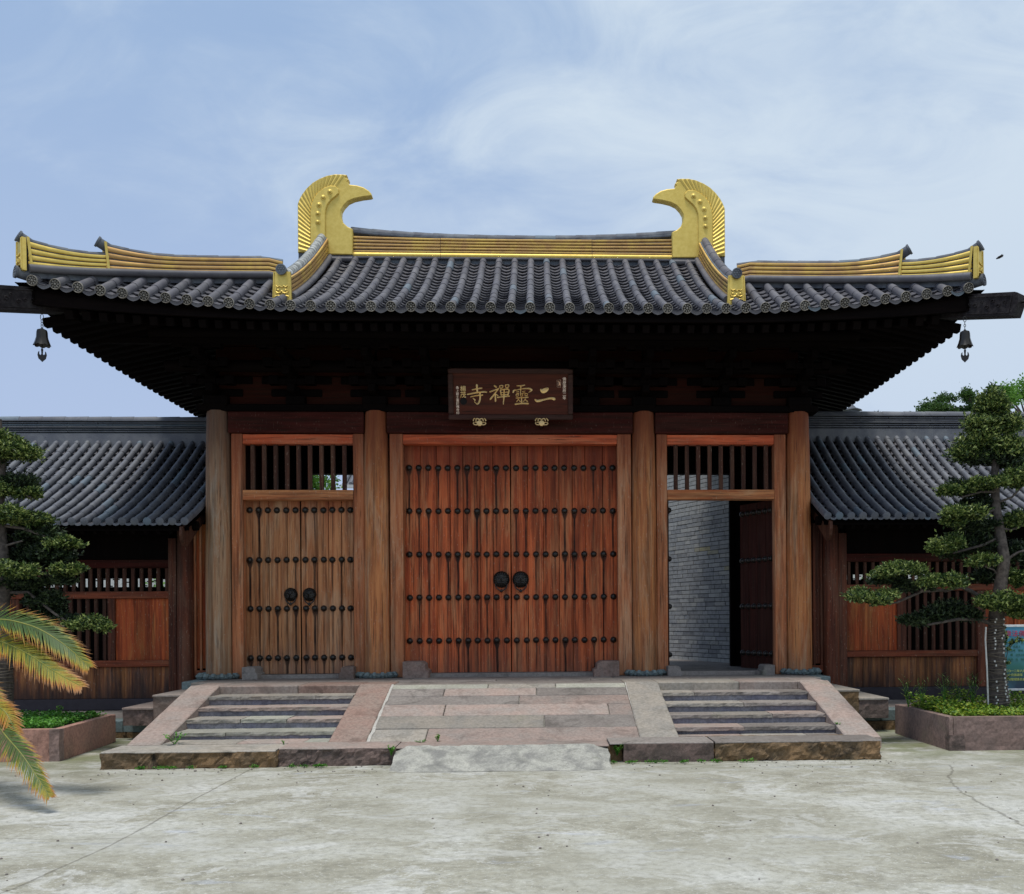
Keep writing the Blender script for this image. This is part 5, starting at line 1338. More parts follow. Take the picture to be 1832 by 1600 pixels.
    mb = MB(); a = [(bx-sg*.02, y, z_) for y, z_ in prof]; b_ = [(bx+sg*.03, y, z_) for y, z_ in prof]; n7 = len(prof)
    mb.add(a+b_, [list(range(n7)), list(range(n7, 2*n7))]+[[i, (i+1) % n7, n7+(i+1) % n7, n7+i] for i in range(n7)])
    mb.v = [(v[0]+sg*.10, v[1], v[2]) for v in mb.v]; mb.obj('barge_board', M['bar'], C)
    # eave board + rafters
    MB().box(min(xi, xo)+.02, max(xi, xo)-.02, -.74, -.70, zE-.13, zE-.06).obj('eave_board', M['darkh'], C)
    wr = bar_mesh('rafter', 1.0, .07, .08, M['dark'])
    for k in range(int(abs(xo-xi)/.2)):
        x = xi+sg*(.12+.2*k); a, b_ = Vector((x, -.70, zE-.12)), Vector((x, 1.4, zf(0, 1.4)-.12)); t = b_-a; L = t.length; t.normalize(); xa = t.cross(Vector((0, 0, 1))).normalized()
        m = Matrix((xa, t, xa.cross(t))).transposed().to_4x4(); m.translation = a; inst('rafter', wr, C, m @ Matrix.Diagonal((1, L, 1, 1)))
    # wall
    Y0 = .15; S = lambda u, v: at(u, v, Y0)
    def bx_(name, u0, u1, z0, z1, y0, y1, mat, c_=.006, par=C):
        xa, xb = S(u0, 1100).x, S(u1, 1100).x; return MB().box(min(xa, xb), max(xa, xb), y0, y1, z0, z1, c_).obj(name, M[mat], par)
    zs = dict(floor=.26, pl=.45, sk=.99, sill=1.10, rail0=2.145, rail1=2.265, top=2.66, roofz=3.9) if left else dict(floor=.29, pl=.53, sk=1.06, sill=1.17, rail0=2.21, rail1=2.325, top=2.72, roofz=4.0)
    out_u = -180 if left else 2020
    if left: u_in, u_fr, u_pl, u_mid, u_lat = 303, 317, 206, 193, 55
    else: u_in, u_fr, u_pl, u_mid, u_lat = 1514, 1500, 1605, 1621, 1747
    bx_('plinth', u_in, out_u, zs['floor'], zs['pl'], Y0-.03, Y0+.2, 'plinth', .01)
    # skirting boards
    step = 31 if left else 33; us = []; u = u_in
    while (u > out_u if left else u < out_u): us.append(u); u += (-1 if left else 1)*random.uniform(.75, 1.3)*step
    us.append(out_u)
    for a, b_ in zip(us, us[1:]): bx_('skirting_board', a, b_, zs['pl']+.002, zs['sk']-.004, Y0+.02+random.uniform(-.004, .004), Y0+.07, 'wboard', .005)
    bx_('sill_rail', u_in, out_u, zs['sk'], zs['sill'], Y0-.035, Y0+.11, 'wrail', .008)
    bx_('middle_rail', u_in, out_u, zs['rail0'], zs['rail1'], Y0-.03, Y0+.10, 'wrail', .008)
    bx_('top_rail', u_in, out_u, zs['top'], zs['top']+.14, Y0-.03, Y0+.10, 'beam', .008)
    for k in range(2): bx_('head_board', u_in, out_u, zs['top']+.142+.4*k, zs['top']+.138+.4*(k+1), Y0, Y0+.05, 'dark', .004)
    bx_('frame_post', u_fr, u_in+(-.3 if left else .3), zs['floor'], zs['top']+.5, Y0-.04, Y0+.12, 'wpost')
    bx_('mullion', u_pl, u_mid, zs['sill']+.002, zs['rail0']-.002, Y0-.02, Y0+.09, 'wpost')
    # panel: boards
    n_ = 3; xa, xb = (u_pl, u_in) if left else (u_in, u_pl)
    for k in range(n_): bx_('panel_board', lerp(xa, xb, k/n_), lerp(xa, xb, (k+1)/n_), zs['sill']+.002, zs['rail0']-.002, Y0+.02+.002*k, Y0+.06, 'wpanel', .003)
    # second bay beyond
    if left:
        p2 = (35, 22)
        bx_('mullion', 35, 20, zs['sill']+.002, zs['rail0']-.002, Y0-.02, Y0+.09, 'wpost')
        lat = (193, 35)
        for k in range(4): bx_('panel_board', 20-22*k, -2-22*k, zs['sill']+.002, zs['rail0']-.002, Y0+.02, Y0+.06, 'wpanel', .003)
        MB().lathe([(.13, .26), (.13, 3.6)], (S(-140, 1100).x, Y0+.02, 0), 16).obj('post', M['wpost'], C, True)
    else:
        lat = (1621, 1747)
        bx_('mullion', 1747, 1762, zs['pl'], zs['rail0']-.002, Y0-.045, Y0+.10, 'wpost')
        for k in range(6): bx_('panel_board', 1764+26*k, 1788+26*k, zs['sill']+.002, zs['rail0']-.002, Y0+.02, Y0+.06, 'wpanel', .003)
    d = 15.2 if left else 14.4
    nb = int(abs(lat[1]-lat[0])/d)
    for k in range(nb+1):
        u = lat[0]+(-1 if left else 1)*(d*(k+.5))
        if (left and u < lat[1]) or (not left and u > lat[1]): continue
        x = S(u, 1100).x; MB().box(x-.026, x+.026, Y0+.02, Y0+.07, zs['sill']+.002, zs['rail0']-.002).obj('lattice_bar', M['bar'], C)
    u = u_in+(-6 if left else 6)
    k = 0
    while (u > -60 if left else u < 1900):
        x = S(u, 1040).x; MB().box(x-.024, x+.024, Y0+.02, Y0+.07, zs['rail1']+.002, zs['top']-.002).obj('lattice_bar', M['bar'], C); u += (-1 if left else 1)*d
    # round post and the narrow bay next to the gate
    px_ = S(332 if left else 1487, 1100).x
    MB().lathe([(.145, zs['floor']+.02), (.142, 2), (.13, 3.7)], (px_, Y0+.02, 0), 18).obj('post', M['wpost'], C, True)
    a, b_ = (347.5, 372) if left else (1450, 1472)
    bx_('narrow_panel', a, b_, .95, 3.4, Y0+.04, Y0+.09, 'wpanel' if left else 'wpost')
    for (q0, q1) in (((347, 351), (357, 361)) if left else ((1468, 1472), (1455, 1459))): bx_('narrow_frame', q0, q1, .80, 3.4, Y0-.0, Y0+.039, 'wpost' if not left else 'jamb', .004)
    bx_('narrow_foot', a, b_, .80, .92, Y0-.01, Y0+.039, 'wrail', .004)
    # purlin and back wall with a gap of daylight above it
    MB().tube([(xi, -.35, zE-.02), (xo, -.35, zE-.02)], .08, 10).obj('purlin', M['darkh'], C, True)
    zg0, zg1 = at(1000, 1047 if left else 1044, 4.7).z+.0, at(1000, 1032 if left else 1032, 4.7).z
    zg0 += .0 if left else 0.05; zg1 -= .0 if left else -.02
    MB().box(min(xi, xo), max(xi, xo), 4.66, 4.74, .28, zg0, 0).obj('rear_wall', M['dark'], C)
    MB().box(min(xi, xo), max(xi, xo), 4.66, 4.74, zg1, 4.2, 0).obj('rear_head_wall', M['dark'], C)
    x = xi; rr_ = random.Random(sg+40); RB = MB()
    while abs(x) < 11:
        x += sg*rr_.uniform(.09, .17); RB.box(x-.022, x+.022, 4.62, 4.66, zg0-.05, zg1+.05)
        if rr_.random() < .5: zq = rr_.uniform(zg0, zg1); RB.box(x-.07, x+.07, 4.625, 4.65, zq-.012, zq+.012)
    o = RB.obj('rear_lattice', M['dark'], C); tag(o, kind='stuff')
    return C
corridor(-1); corridor(1)

# ------------------------------------------------------------------ brick screen wall seen through the open door
BW = thing('brick_wall', 'weathered grey brick wall standing in the courtyard behind the open doorway', 'wall', (4.4, 4.6, .79))
P0 = at(1330, 1000, 4.3); wd = Vector((-.42, .907, 0)).normalized(); bn = Vector((wd.y, -wd.x, 0))  # runs away to the left
if bn.x > 0: bn = -bn
Lw, Hw, bl, bh = 3.1, 5.0, .42, .098
m0 = Matrix((wd, bn*-1, Vector((0, 0, 1)))).transposed().to_4x4(); m0.translation = Vector((P0.x, P0.y, .76))
MB().box(0, Lw, -.036, .25, 0, Hw).obj('mortar_core', plain('dark_mortar', (.07, .07, .068), .95), BW, mw=m0)
bms = [MB().box(0, bl-.012, -.045-.002*i, .01, 0, bh-.014, .003).mesh('brick', M['brick']) for i in range(3)]
cnt = 0; rest = MB(); rr = random.Random(2)
for r in range(int(Hw/bh)):
    x = -(r % 2)*.2+rr.uniform(-.05, .05)
    while x < Lw-.1:
        L = bl*rr.choice([1, 1, 1, .5, .85]); x1 = min(x+L, Lw); x0 = max(x, 0)
        if x1-x0 > .06:
            m = m0 @ T((x0, rr.uniform(-.002, .002), r*bh+rr.uniform(-.0015, .0015))) @ Matrix.Rotation(rr.uniform(-.004, .004), 4, 'Y') @ Matrix.Diagonal(((x1-x0)/bl, 1, 1, 1))
            inwin = .2 < x1 and 0 < r < 46
            if inwin and cnt < 299: inst('brick', rr.choice(bms), BW, m); cnt += 1
            else:
                me = bms[0]; rest.add([m @ v.co for v in me.vertices], [tuple(f.vertices) for f in me.polygons])
        x = x+L
if rest.v: o = rest.obj('upper_bricks', M['brick'], BW, norm=False); tag(o, kind='stuff')
cy = MB().box(-6, 6, 3.62, 12, 0, .76).obj('courtyard', M['greyst']); tag(cy, kind='structure')

# ------------------------------------------------------------------ foliage
def leaf_cloud(name, ells, n, size, mat, parent=None, seed=1, aspect=.42, surf=.55, up=.35):
    """small leaf blades scattered through flattened ellipsoids (cx, cy, cz, rx, ry, rz)"""
    rnd = random.Random(seed); vs = []; fs = []
    vol = [e[3]*e[5]+.02 for e in ells]; tot = sum(vol)
    for e, vl in zip(ells, vol):
        for _ in range(int(n*vl/tot)):
            d = Vector((rnd.gauss(0, 1), rnd.gauss(0, 1), rnd.gauss(0, 1))).normalized(); r = rnd.random()**surf
            nz = .80+.5*noise.noise(Vector((d.x*2.4+e[0]*3, d.y*2.4, d.z*2.4+e[2]*3)))*1.5+(.22 if rnd.random() < .06 else 0)
            p = Vector((e[0]+d.x*r*e[3]*nz, e[1]+d.y*r*e[4]*nz, e[2]+(d.z if d.z > 0 else d.z*.62)*r*e[5]*nz))
            ax = Vector((rnd.gauss(0, 1)+d.x*.7, rnd.gauss(0, 1)+d.y*.7, rnd.gauss(0, .7)+up*1.6)).normalized()
            sd = ax.cross(Vector((rnd.gauss(0, 1), rnd.gauss(0, 1), rnd.gauss(0, 1)))).normalized(); s_ = size*rnd.uniform(.6, 1.25)
            b_ = len(vs); nn = ax.cross(sd)*.12*s_
            vs += [p, p+ax*s_*.5+sd*s_*aspect*.5+nn, p+ax*s_, p+ax*s_*.5-sd*s_*aspect*.5+nn]; fs.append((b_, b_+1, b_+2, b_+3))
    me = bpy.data.meshes.new(name); me.from_pydata([tuple(v) for v in vs], [], fs); me.materials.append(mat)
    return inst(name, me, parent)
def branch(path, r, name, parent, mat='bark', n=8):
    return MB().tube(path, r, n).obj(name, M[mat], parent, True)
# right cloud-pruned tree
def cloud_tree(side):
    right = side > 0
    if right:
        Yt = -3.1; base = at(1786, 1266, Yt)
        t = thing('cloud_pruned_tree', 'cloud pruned evergreen tree with rope lights round its trunk in the right planter', 'tree', base, 'cloud pruned trees in the planters')
        trunk_pts = [(1786, 1275), (1784, 1215), (1781, 1150), (1783, 1100), (1790, 1050), (1797, 1000), (1788, 950), (1781, 900), (1780, 850), (1783, 790), (1782, 740)]
        rad = [.165, .12, .112, .105, .09, .075, .07, .06, .055, .04, .02]
        pads = [  # u, v, half width, half height, depth offset, dark?
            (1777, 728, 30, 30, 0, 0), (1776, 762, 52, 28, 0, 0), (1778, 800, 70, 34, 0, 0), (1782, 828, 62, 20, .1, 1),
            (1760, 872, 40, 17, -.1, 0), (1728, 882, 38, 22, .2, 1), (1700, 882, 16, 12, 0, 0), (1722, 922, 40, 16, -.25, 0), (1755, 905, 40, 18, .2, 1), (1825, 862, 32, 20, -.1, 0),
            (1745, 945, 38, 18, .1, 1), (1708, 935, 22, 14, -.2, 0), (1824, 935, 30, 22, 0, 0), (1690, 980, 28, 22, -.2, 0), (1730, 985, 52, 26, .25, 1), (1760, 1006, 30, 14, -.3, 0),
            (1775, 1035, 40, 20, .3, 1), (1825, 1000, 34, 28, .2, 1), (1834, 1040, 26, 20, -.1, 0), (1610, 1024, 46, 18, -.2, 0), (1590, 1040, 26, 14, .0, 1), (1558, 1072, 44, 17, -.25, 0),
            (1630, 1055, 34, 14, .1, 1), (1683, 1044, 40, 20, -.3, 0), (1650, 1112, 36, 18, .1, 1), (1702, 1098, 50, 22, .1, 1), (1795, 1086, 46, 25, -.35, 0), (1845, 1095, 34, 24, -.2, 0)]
        brs = [([(1784, 1085), (1762, 1075), (1738, 1058), (1718, 1050), (1690, 1058)], .05), ([(1690, 1056), (1650, 1058), (1605, 1078), (1555, 1084)], .028), ([(1650, 1058), (1640, 1040), (1615, 1036)], .02),
               ([(1778, 1118), (1750, 1108), (1715, 1108), (1660, 1118)], .04), ([(1796, 1012), (1806, 998), (1822, 988), (1850, 980)], .03), ([(1792, 1040), (1778, 1020), (1762, 1014)], .02),
               ([(1790, 960), (1760, 975), (1705, 990)], .03), ([(1783, 910), (1750, 925), (1715, 930)], .025), ([(1782, 880), (1755, 880), (1720, 890)], .025), ([(1783, 900), (1810, 890), (1830, 870)], .022), ([(1786, 945), (1810, 948), (1830, 940)], .022), ([(1785, 1100), (1810, 1100), (1845, 1105)], .035)]
    else:
        Yt = -3.0; base = at(3, 1280, Yt)
        t = thing('cloud_pruned_tree', 'cloud pruned evergreen tree half out of frame in the left planter', 'tree', base, 'cloud pruned trees in the planters')
        trunk_pts = [(0, 1290), (4, 1230), (2, 1160), (0, 1100), (6, 1050), (8, 1000), (2, 950), (0, 900), (4, 850), (0, 790), (0, 750)]
        rad = [.16, .14, .13, .11, .09, .06, .06, .055, .05, .04, .02]
        pads = [(0, 790, 34, 22, 0, 0), (18, 815, 46, 24, -.1, 0), (-30, 830, 40, 26, .1, 1), (30, 868, 36, 20, .1, 1), (5, 880, 30, 16, -.1, 0), (52, 885, 22, 10, 0, 0), (0, 925, 50, 18, -.2, 0), (45, 935, 46, 18, 0, 0),
                (75, 960, 44, 24, .2, 1), (112, 975, 28, 15, -.1, 0), (95, 1000, 42, 26, .1, 1), (60, 1000, 40, 28, .25, 1), (120, 1022, 30, 12, -.2, 0), (105, 1040, 32, 14, 0, 1), (20, 1026, 44, 20, -.4, 0), (30, 1050, 40, 20, 0, 1),
                (80, 1078, 34, 24, .1, 1), (90, 1100, 26, 20, .2, 1), (160, 1120, 40, 15, -.2, 0), (118, 1112, 28, 13, .1, 1), (-30, 960, 40, 30, .2, 1), (-30, 1060, 40, 30, .2, 1)]
        brs = [([(6, 1018), (8, 990), (12, 976), (25, 972), (40, 968)], .028), ([(5, 1060), (50, 1060), (100, 1100), (150, 1130)], .03), ([(8, 1020), (60, 1020), (110, 1036)], .03), ([(0, 940), (40, 945), (80, 960)], .03), ([(0, 880), (30, 880), (55, 890)], .025)]
    pts = [at(u, v, Yt+.04*sin(i)) for i, (u, v) in enumerate(trunk_pts)]
    Tk = branch(pts, rad, 'trunk', t, n=14)
    for bp, r in brs:
        n_ = len(bp); branch([at(u, v, Yt+(.0-.12*i/n_)) for i, (u, v) in enumerate(bp)], [r*.8*(1-.65*i/n_) for i in range(n_)], 'branch', t, 'bark')
    for i, (u, v, hw, hh, dy, dk) in enumerate(pads):
        c_ = at(u, v, Yt+dy); s_ = (at(u+hw, v, Yt+dy)-c_).length; h_ = (at(u, v-hh, Yt+dy)-c_).length; rnd = random.Random(i+side*50)
        es = []
        for k in range(5):
            f = (k/4*2-1)*.62; es.append((c_.x+f*s_, c_.y+rnd.uniform(-.1, .1), c_.z+rnd.uniform(-.3, .3)*h_+(.2*h_)*(1-abs(f)), s_*.48, min(.30, s_*.7), h_*rnd.uniform(.62, .95)))
        nl = int(460+9.0*hw*hh*.48)
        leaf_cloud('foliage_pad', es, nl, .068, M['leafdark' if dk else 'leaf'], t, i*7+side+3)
    return t, pts
TR, tpts = cloud_tree(1)
# rope lights coiled on the right tree's trunk: pale wire rings and white bulbs
wire = plain('light_wire', (.15, .12, .09), .7); wht = plain('white_bulb', (.60, .59, .55), .4)
wm_ = MB(); bm_ = MB(); rr = random.Random(4)
pl_, rd_ = [(1786, 1262), (1784, 1215), (1781, 1150), (1783, 1108)], [.15, .122, .114, .108]
for k in range(27):
    f = k/26*2.999; i = int(f); a, b_ = at(*pl_[i], -3.1), at(*pl_[i+1], -3.1); c_ = a.lerp(b_, f-i); r = lerp(rd_[i], rd_[i+1], f-i)+.012
    tl = rr.uniform(-.03, .03)
    wm_.tube([(c_.x+r*cos(q), c_.y+r*sin(q), c_.z+tl*cos(q)+rr.uniform(-.006, .006)) for q in [2*pi*j/14 for j in range(15)]], .006, 4)
    for q in (-2.15, -1.25):
        if rr.random() < .7: xo_ = rr.uniform(-.012, .012); bm_.box(c_.x+r*cos(q)-.007+xo_, c_.x+r*cos(q)+.007+xo_, c_.y+r*sin(q)-.02, c_.y+r*sin(q), c_.z-.013, c_.z+.013)
wm_.obj('light_wire', wire, TR, True); bm_.obj('light_bulbs', wht, TR)
o = MB().tube([at(1764, 1122, -3.25), at(1763, 1145, -3.25), at(1766, 1200, -3.25), at(1768, 1262, -3.2)], .012, 6).add([], []).obj('support_cane', wht, None, True)
tag(o, 'thin white cane stuck upright beside the right tree trunk', 'cane')
TL, _ = cloud_tree(-1)
# wire wrap on the left trunk too
wm_ = MB()
for k in range(16):
    c_ = at(4-.3*k, 1165+k*7, -3.0); r = .145; wm_.tube([(c_.x+r*cos(q), c_.y+r*sin(q), c_.z+.02*cos(q+k)) for q in [2*pi*j/12 for j in range(13)]], .007, 4)
wm_.obj('light_wire', wire, TL, True)

# ------------------------------------------------------------------ planters
def planter(sg):
    left = sg < 0
    Pn = thing('stone_planter', ('reddish' if left else 'brown')+' stone planter box at the %s of the stairs' % ('left' if left else 'right'), 'planter', (sg*7.5, -3.1, 0), 'stone planters beside the stairs')
    xi = -5.56 if left else 5.82; xo = sg*11; zt = .405 if left else .44; y0, y1 = -4.0, -2.2; th = .11
    xi2 = -5.69 if left else 5.83
    mt = 'planter' if left else 'planter2'
    s_ = sg
    # side wall facing the stairs, front wall in pieces, corner block, back wall
    MB().slab([(xi, y0+.12, zt), (xi+s_*th, y0+.12, zt), (xi2+s_*th, y1, zt), (xi2, y1, zt)], zt, .01).obj('planter_wall', M[mt], Pn)
    if left:
        rock('planter_wall', -7.9, xi-.125, y0, y0+th, 0, zt, M[mt], Pn, .010, .06, 21)
        rock('corner_block', xi-.125, xi+.0, y0-.004, y0+.118, 0, zt, M['planter2'], Pn, .008, .03, 22)
        rock('planter_wall', -11, -7.905, y0, y0+th, 0, zt, M[mt], Pn, .010, .08, 23)
    else:
        rock('corner_block', xi, xi+.20, y0-.010, y0+.11, 0, .20, M['rockpink'], Pn, .012, .03, 24)
        rock('corner_block', xi, xi+.05, y0-.003, y0+.11, .203, zt, M['planter2'], Pn, .008, .03, 25)
        rock('planter_wall', xi+.055, 8.4, y0, y0+th, .0, zt, M[mt], Pn, .010, .05, 26)
        rock('planter_wall', 8.41, 11, y0, y0+th, 0, zt, M[mt], Pn, .010, .08, 27)
    MB().box(min(xi2, xo), max(xi2, xo), y1, y1+th, 0, zt, .01).obj('planter_wall', M[mt], Pn)
    MB().box(min(xi2+s_*.1, xo), max(xi2+s_*.1, xo), y0+.1, y1+.01, 0, zt-.04).obj('soil', M['soil'], Pn)
    # ground cover
    rnd = random.Random(sg+9); vs = []; fs = []
    N = 15000
    for _ in range(N):
        x = s_*rnd.uniform(5.78 if left else 5.93, 9.6); y = rnd.uniform(y0+.13, y1-.01)
        hmax = .05+.10*max(0, noise.noise(Vector((x*1.7, y*1.7, 3)))+.45)
        if not left: hmax += .16*ss((y+3.1)/.7)*max(.1, .5+noise.noise(Vector((x*2.3, y*2, 9))))+.02
        z = zt-.04+rnd.random()**.7*hmax
        a = rnd.uniform(0, 2*pi); el = rnd.uniform(-.1, .8); L = rnd.uniform(.025, .055)*(1 if left else 1.15)
        ax = Vector((cos(a)*cos(el), sin(a)*cos(el), sin(el))); sd = ax.cross(Vector((rnd.gauss(0, .4), rnd.gauss(0, .4), 1))).normalized()*L*.38; p = Vector((x, y, z)); b_ = len(vs)
        vs += [p, p+ax*L*.5+sd, p+ax*L, p+ax*L*.5-sd]; fs.append((b_, b_+1, b_+2, b_+3))
    me = bpy.data.meshes.new('ground_cover'); me.from_pydata([tuple(v) for v in vs], [], fs); me.materials.append(M['herb2' if left else 'herb'])
    o = inst('ground_cover', me); tag(o, 'low %s ground cover filling the %s planter' % (('green clover-like', 'left') if left else ('yellow-green leafy', 'right')), 'ground cover', kind='stuff')
planter(-1); planter(1)
# a weed with upright leaves in the left planter, tall seed stems in the right one
def sprig(name, p, h, n, spread, mat, label, cat='weed', lw=.012, group=None, seed=1):
    rnd = random.Random(seed); t = thing(name, label, cat, p, group); st = MB(); lf = MB()
    for k in range(n):
        a = rnd.uniform(0, 2*pi); tip = Vector((cos(a)*spread*rnd.uniform(.3, 1), sin(a)*spread*rnd.uniform(.3, 1), h*rnd.uniform(.6, 1))); q = [p, p+tip*.5+Vector((0, 0, .1*h)), p+tip]
        st.tube(q, [.004, .003, .001], 4)
        for j in range(5):
            f = .3+.16*j; c_ = q[0].lerp(q[1], f*2) if f < .5 else q[1].lerp(q[2], min(1, f*2-1)); b2 = rnd.uniform(0, 2*pi); ax = Vector((cos(b2), sin(b2), rnd.uniform(.2, 1))).normalized(); L = h*rnd.uniform(.2, .38)
            sd = ax.cross(Vector((0, 0, 1))).normalized()*lw; lf.add([c_, c_+ax*L*.45+sd, c_+ax*L, c_+ax*L*.45-sd], [(0, 1, 2, 3)])
    st.obj('stem', M['herb2'], t, True); lf.obj('leaves', mat, t, norm=False); return t
sprig('weed', at(105, 1285, -3.0)-Vector((0, 0, .02)), .20, 6, .05, M['leafbright'], 'young weed with upright pointed leaves in the left planter', seed=3)
sprig('weed', at(312, 1332, -4.1), .14, 9, .16, M['herb2'], 'tuft of green weed at the foot of the outer left stair slab', seed=5, lw=.014)
sprig('weed', at(783, 1328, -4.12), .10, 7, .05, M['leafbright'], 'small bright weed growing in a joint of the central ramp', seed=6, lw=.016)
sprig('weed', at(508, 1333, -4.2), .06, 5, .04, M['herb2'], 'tiny weed between the base slabs of the left flight', seed=7, lw=.01)
sprig('weed', at(1104, 1352, -4.62), .13, 12, .12, M['herb2'], 'weeds sprouting from the dark gap beside the cement wedge', seed=8, lw=.012)
sprig('weed', at(700, 1352, -4.7), .13, 8, .07, M['herb2'], 'weeds at the left edge of the cement wedge', seed=9, lw=.012)
sprig('weed', at(1500, 1300, -3.7), .07, 6, .06, M['herb2'], 'small weed under the right outer stair slab', seed=10, lw=.01)
sprig('weed', at(780, 1330, -4.2)+Vector((-.18, 0, 0)), .05, 6, .10, M['herb2'], 'low dark weed in the lowest joint of the ramp, left of the bright one', seed=12, lw=.012)
for k, (u, v) in enumerate([(1650, 1262), (1690, 1255), (1715, 1262), (1740, 1255), (1625, 1262)]):
    sprig('tall_weed', at(u, v, -2.6)-Vector((0, 0, .03)), .42+.08*(k % 2), 7, .12, M['leaf'], 'thin tall weed in the right planter, %s of the five from the left' % ['second', 'third', 'fourth', 'rightmost', 'leftmost'][k], seed=20+k, lw=.008, group='tall weeds in the right planter')

# ------------------------------------------------------------------ cycad fronds reaching in from the left
cyc = NT('cycad_leaflet', .5, .35); cyc_a = cyc.n('ShaderNodeAttribute', attribute_name='tone'); 
cc = cyc.ramp(cyc_a.outputs['Fac'], [(0, (.02, .06, .010)), (.3, (.07, .135, .015)), (.48, (.36, .30, .02)), (.72, (.50, .19, .02)), (1, (.42, .22, .12))])
cyc.fin(cyc.mix(cyc.rng(cyc.noise(60, 2), .3, .7, 0, .35), cc, (.05, .07, .02, 1)))
tr = cyc.n('ShaderNodeBsdfTranslucent'); cyc.l(cc, tr.inputs[0]); mx = cyc.n('ShaderNodeMixShader'); mx.inputs[0].default_value = .2
cyc.l(cyc.b.outputs[0], mx.inputs[1]); cyc.l(tr.outputs[0], mx.inputs[2]); cyc.l(mx.outputs[0], cyc.t.nodes['Material Output'].inputs[0])
rach = plain('frond_midrib', (.20, .20, .03), .5)
crown = at(-75, 1170, -6.0)
CY = thing('cycad', 'sago cycad whose yellowing green fronds arch in from the left edge', 'cycad', (crown.x, crown.y, 0))
MB().lathe([(.17, 0), (.19, .5), (.17, crown.z-.05), (.10, crown.z+.05)], (crown.x, crown.y, 0), 14).obj('trunk', M['bark'], CY, True)
def frond(ctrl, Ymid, wid, seed, tone, lean=(0, 0)):
    rnd = random.Random(seed); P3 = [at(u, v, y) for (u, v, y) in ctrl]; N = 46; pts = []
    for i in range(N+1):
        f = i/N*(len(P3)-1); k = min(int(f), len(P3)-2); t = f-k; p0, p1, p2, p3 = P3[max(k-1, 0)], P3[k], P3[k+1], P3[min(k+2, len(P3)-1)]
        pts.append(.5*((2*p1)+(p2-p0)*t+(2*p0-5*p1+4*p2-p3)*t*t+(3*p1-p0-3*p2+p3)*t**3))
    vs = []; fs = []; tn = []
    for i in range(3, N+1):
        t = (pts[min(i+1, N)]-pts[i-1]).normalized(); f = i/N
        vw = (CAM-pts[i]).normalized()
        sdv = t.cross(Vector((0, -.75, .65))).normalized()
        upv = sdv.cross(t)
        L = wid*(sin(pi*min(1, f*.82+.16))**.55)*(1 if f < .97 else .7)
        step = (pts[min(i+1, N)]-pts[i]).length
        for s_ in (-1, 1):
            for rep in range(3):
                b_ = pts[i]+t*(step/3*rep)
                d = (sdv*s_*1.0+t*(.75+1.0*f)+upv*(.30 if s_ > 0 else .12)+Vector((rnd.gauss(0, .06), rnd.gauss(0, .06), rnd.gauss(0, .06)))).normalized(); LL = L*rnd.uniform(.82, 1.1)
                w_ = d.cross(upv).normalized()*.0055; sag = Vector((0, 0, -.22*LL*rnd.uniform(.5, 1.3)))
                k = len(vs); vs += [b_-w_*.7, b_+w_*.7, b_+d*LL*.55+w_+sag*.3, b_+d*LL*.55-w_+sag*.3, b_+d*LL+sag]
                fs += [(k, k+1, k+2, k+3), (k+3, k+2, k+4)]
                base_t = tone+rnd.uniform(-.10, .10)+.25*max(0, f-.7)/.3; tn += [base_t, base_t, base_t+.12, base_t+.12, min(1, base_t+.75)]
    me = bpy.data.meshes.new('frond'); me.from_pydata([tuple(v) for v in vs], [], fs); me.materials.append(cyc_m)
    at_ = me.attributes.new('tone', 'FLOAT', 'POINT'); at_.data.foreach_set('value', tn)
    F = inst('frond', me, CY)
    MB().tube(pts, [.012*(1-.75*i/N) for i in range(N+1)], 6).obj('midrib', rach, F, True)
    return F
cyc_m = cyc.mat
frond([(-75, 1165, -6.0), (-20, 1112, -6.1), (50, 1118, -6.2), (110, 1150, -6.3), (158, 1192, -6.35)], 0, .30, 1, .16)
frond([(-75, 1170, -6.0), (-20, 1145, -6.15), (40, 1165, -6.3), (95, 1200, -6.45), (145, 1228, -6.55)], 0, .29, 2, .36)
frond([(-75, 1175, -6.0), (-30, 1235, -6.4), (0, 1302, -6.8), (42, 1354, -7.1), (88, 1424, -7.3)], 0, .28, 3, .16)
frond([(-75, 1175, -6.0), (-50, 1200, -6.2), (-20, 1250, -6.5), (10, 1275, -6.7), (28, 1310, -6.8)], 0, .25, 4, .45)
frond([(-75, 1165, -6.0), (-90, 1080, -5.9), (-80, 1000, -5.8), (-60, 960, -5.8)], 0, .19, 5, .3)

# ------------------------------------------------------------------ notice board at the right edge
NB = thing('notice_board', 'blue and green notice board with red and yellow lettering behind the right tree', 'sign', (8.1, -1.9, .3))
YN = -1.9; a, b_ = at(1796, 1232, YN), at(1960, 1121, YN)
nbm = NT('printed_sheet', .35, .5); nx3 = nbm.xyz(); fz = nbm.rng(nx3[2], a.z, b_.z, 0, 1, False)
M['sheet'] = nbm.fin(nbm.mix(nbm.rng(nbm.noise(2.5, 3), .4, .6, 0, .25), nbm.ramp(fz, [(0, (.02, .04, .09)), (.15, (.02, .07, .10)), (.35, (.02, .15, .13)), (.6, (.05, .22, .30)), (.95, (.06, .30, .50))]), (.12, .35, .45, 1)))
MB().box(a.x, b_.x, YN, YN+.03, a.z, b_.z).obj('sheet', M['sheet'], NB)
fw = plain('white_frame', (.7, .72, .74), .5)
MB().box(a.x-.02, b_.x+.02, YN-.012, YN+.04, b_.z, b_.z+.035, .004).obj('frame', fw, NB)
MB().box(a.x-.02, a.x, YN-.012, YN+.04, a.z-.03, b_.z, .004).obj('frame', plain('dark_blue_frame', (.02, .03, .06), .5), NB)
MB().box(a.x, b_.x+.02, YN-.012, YN+.04, a.z-.035, a.z-.002, .004).obj('frame', fw, NB)
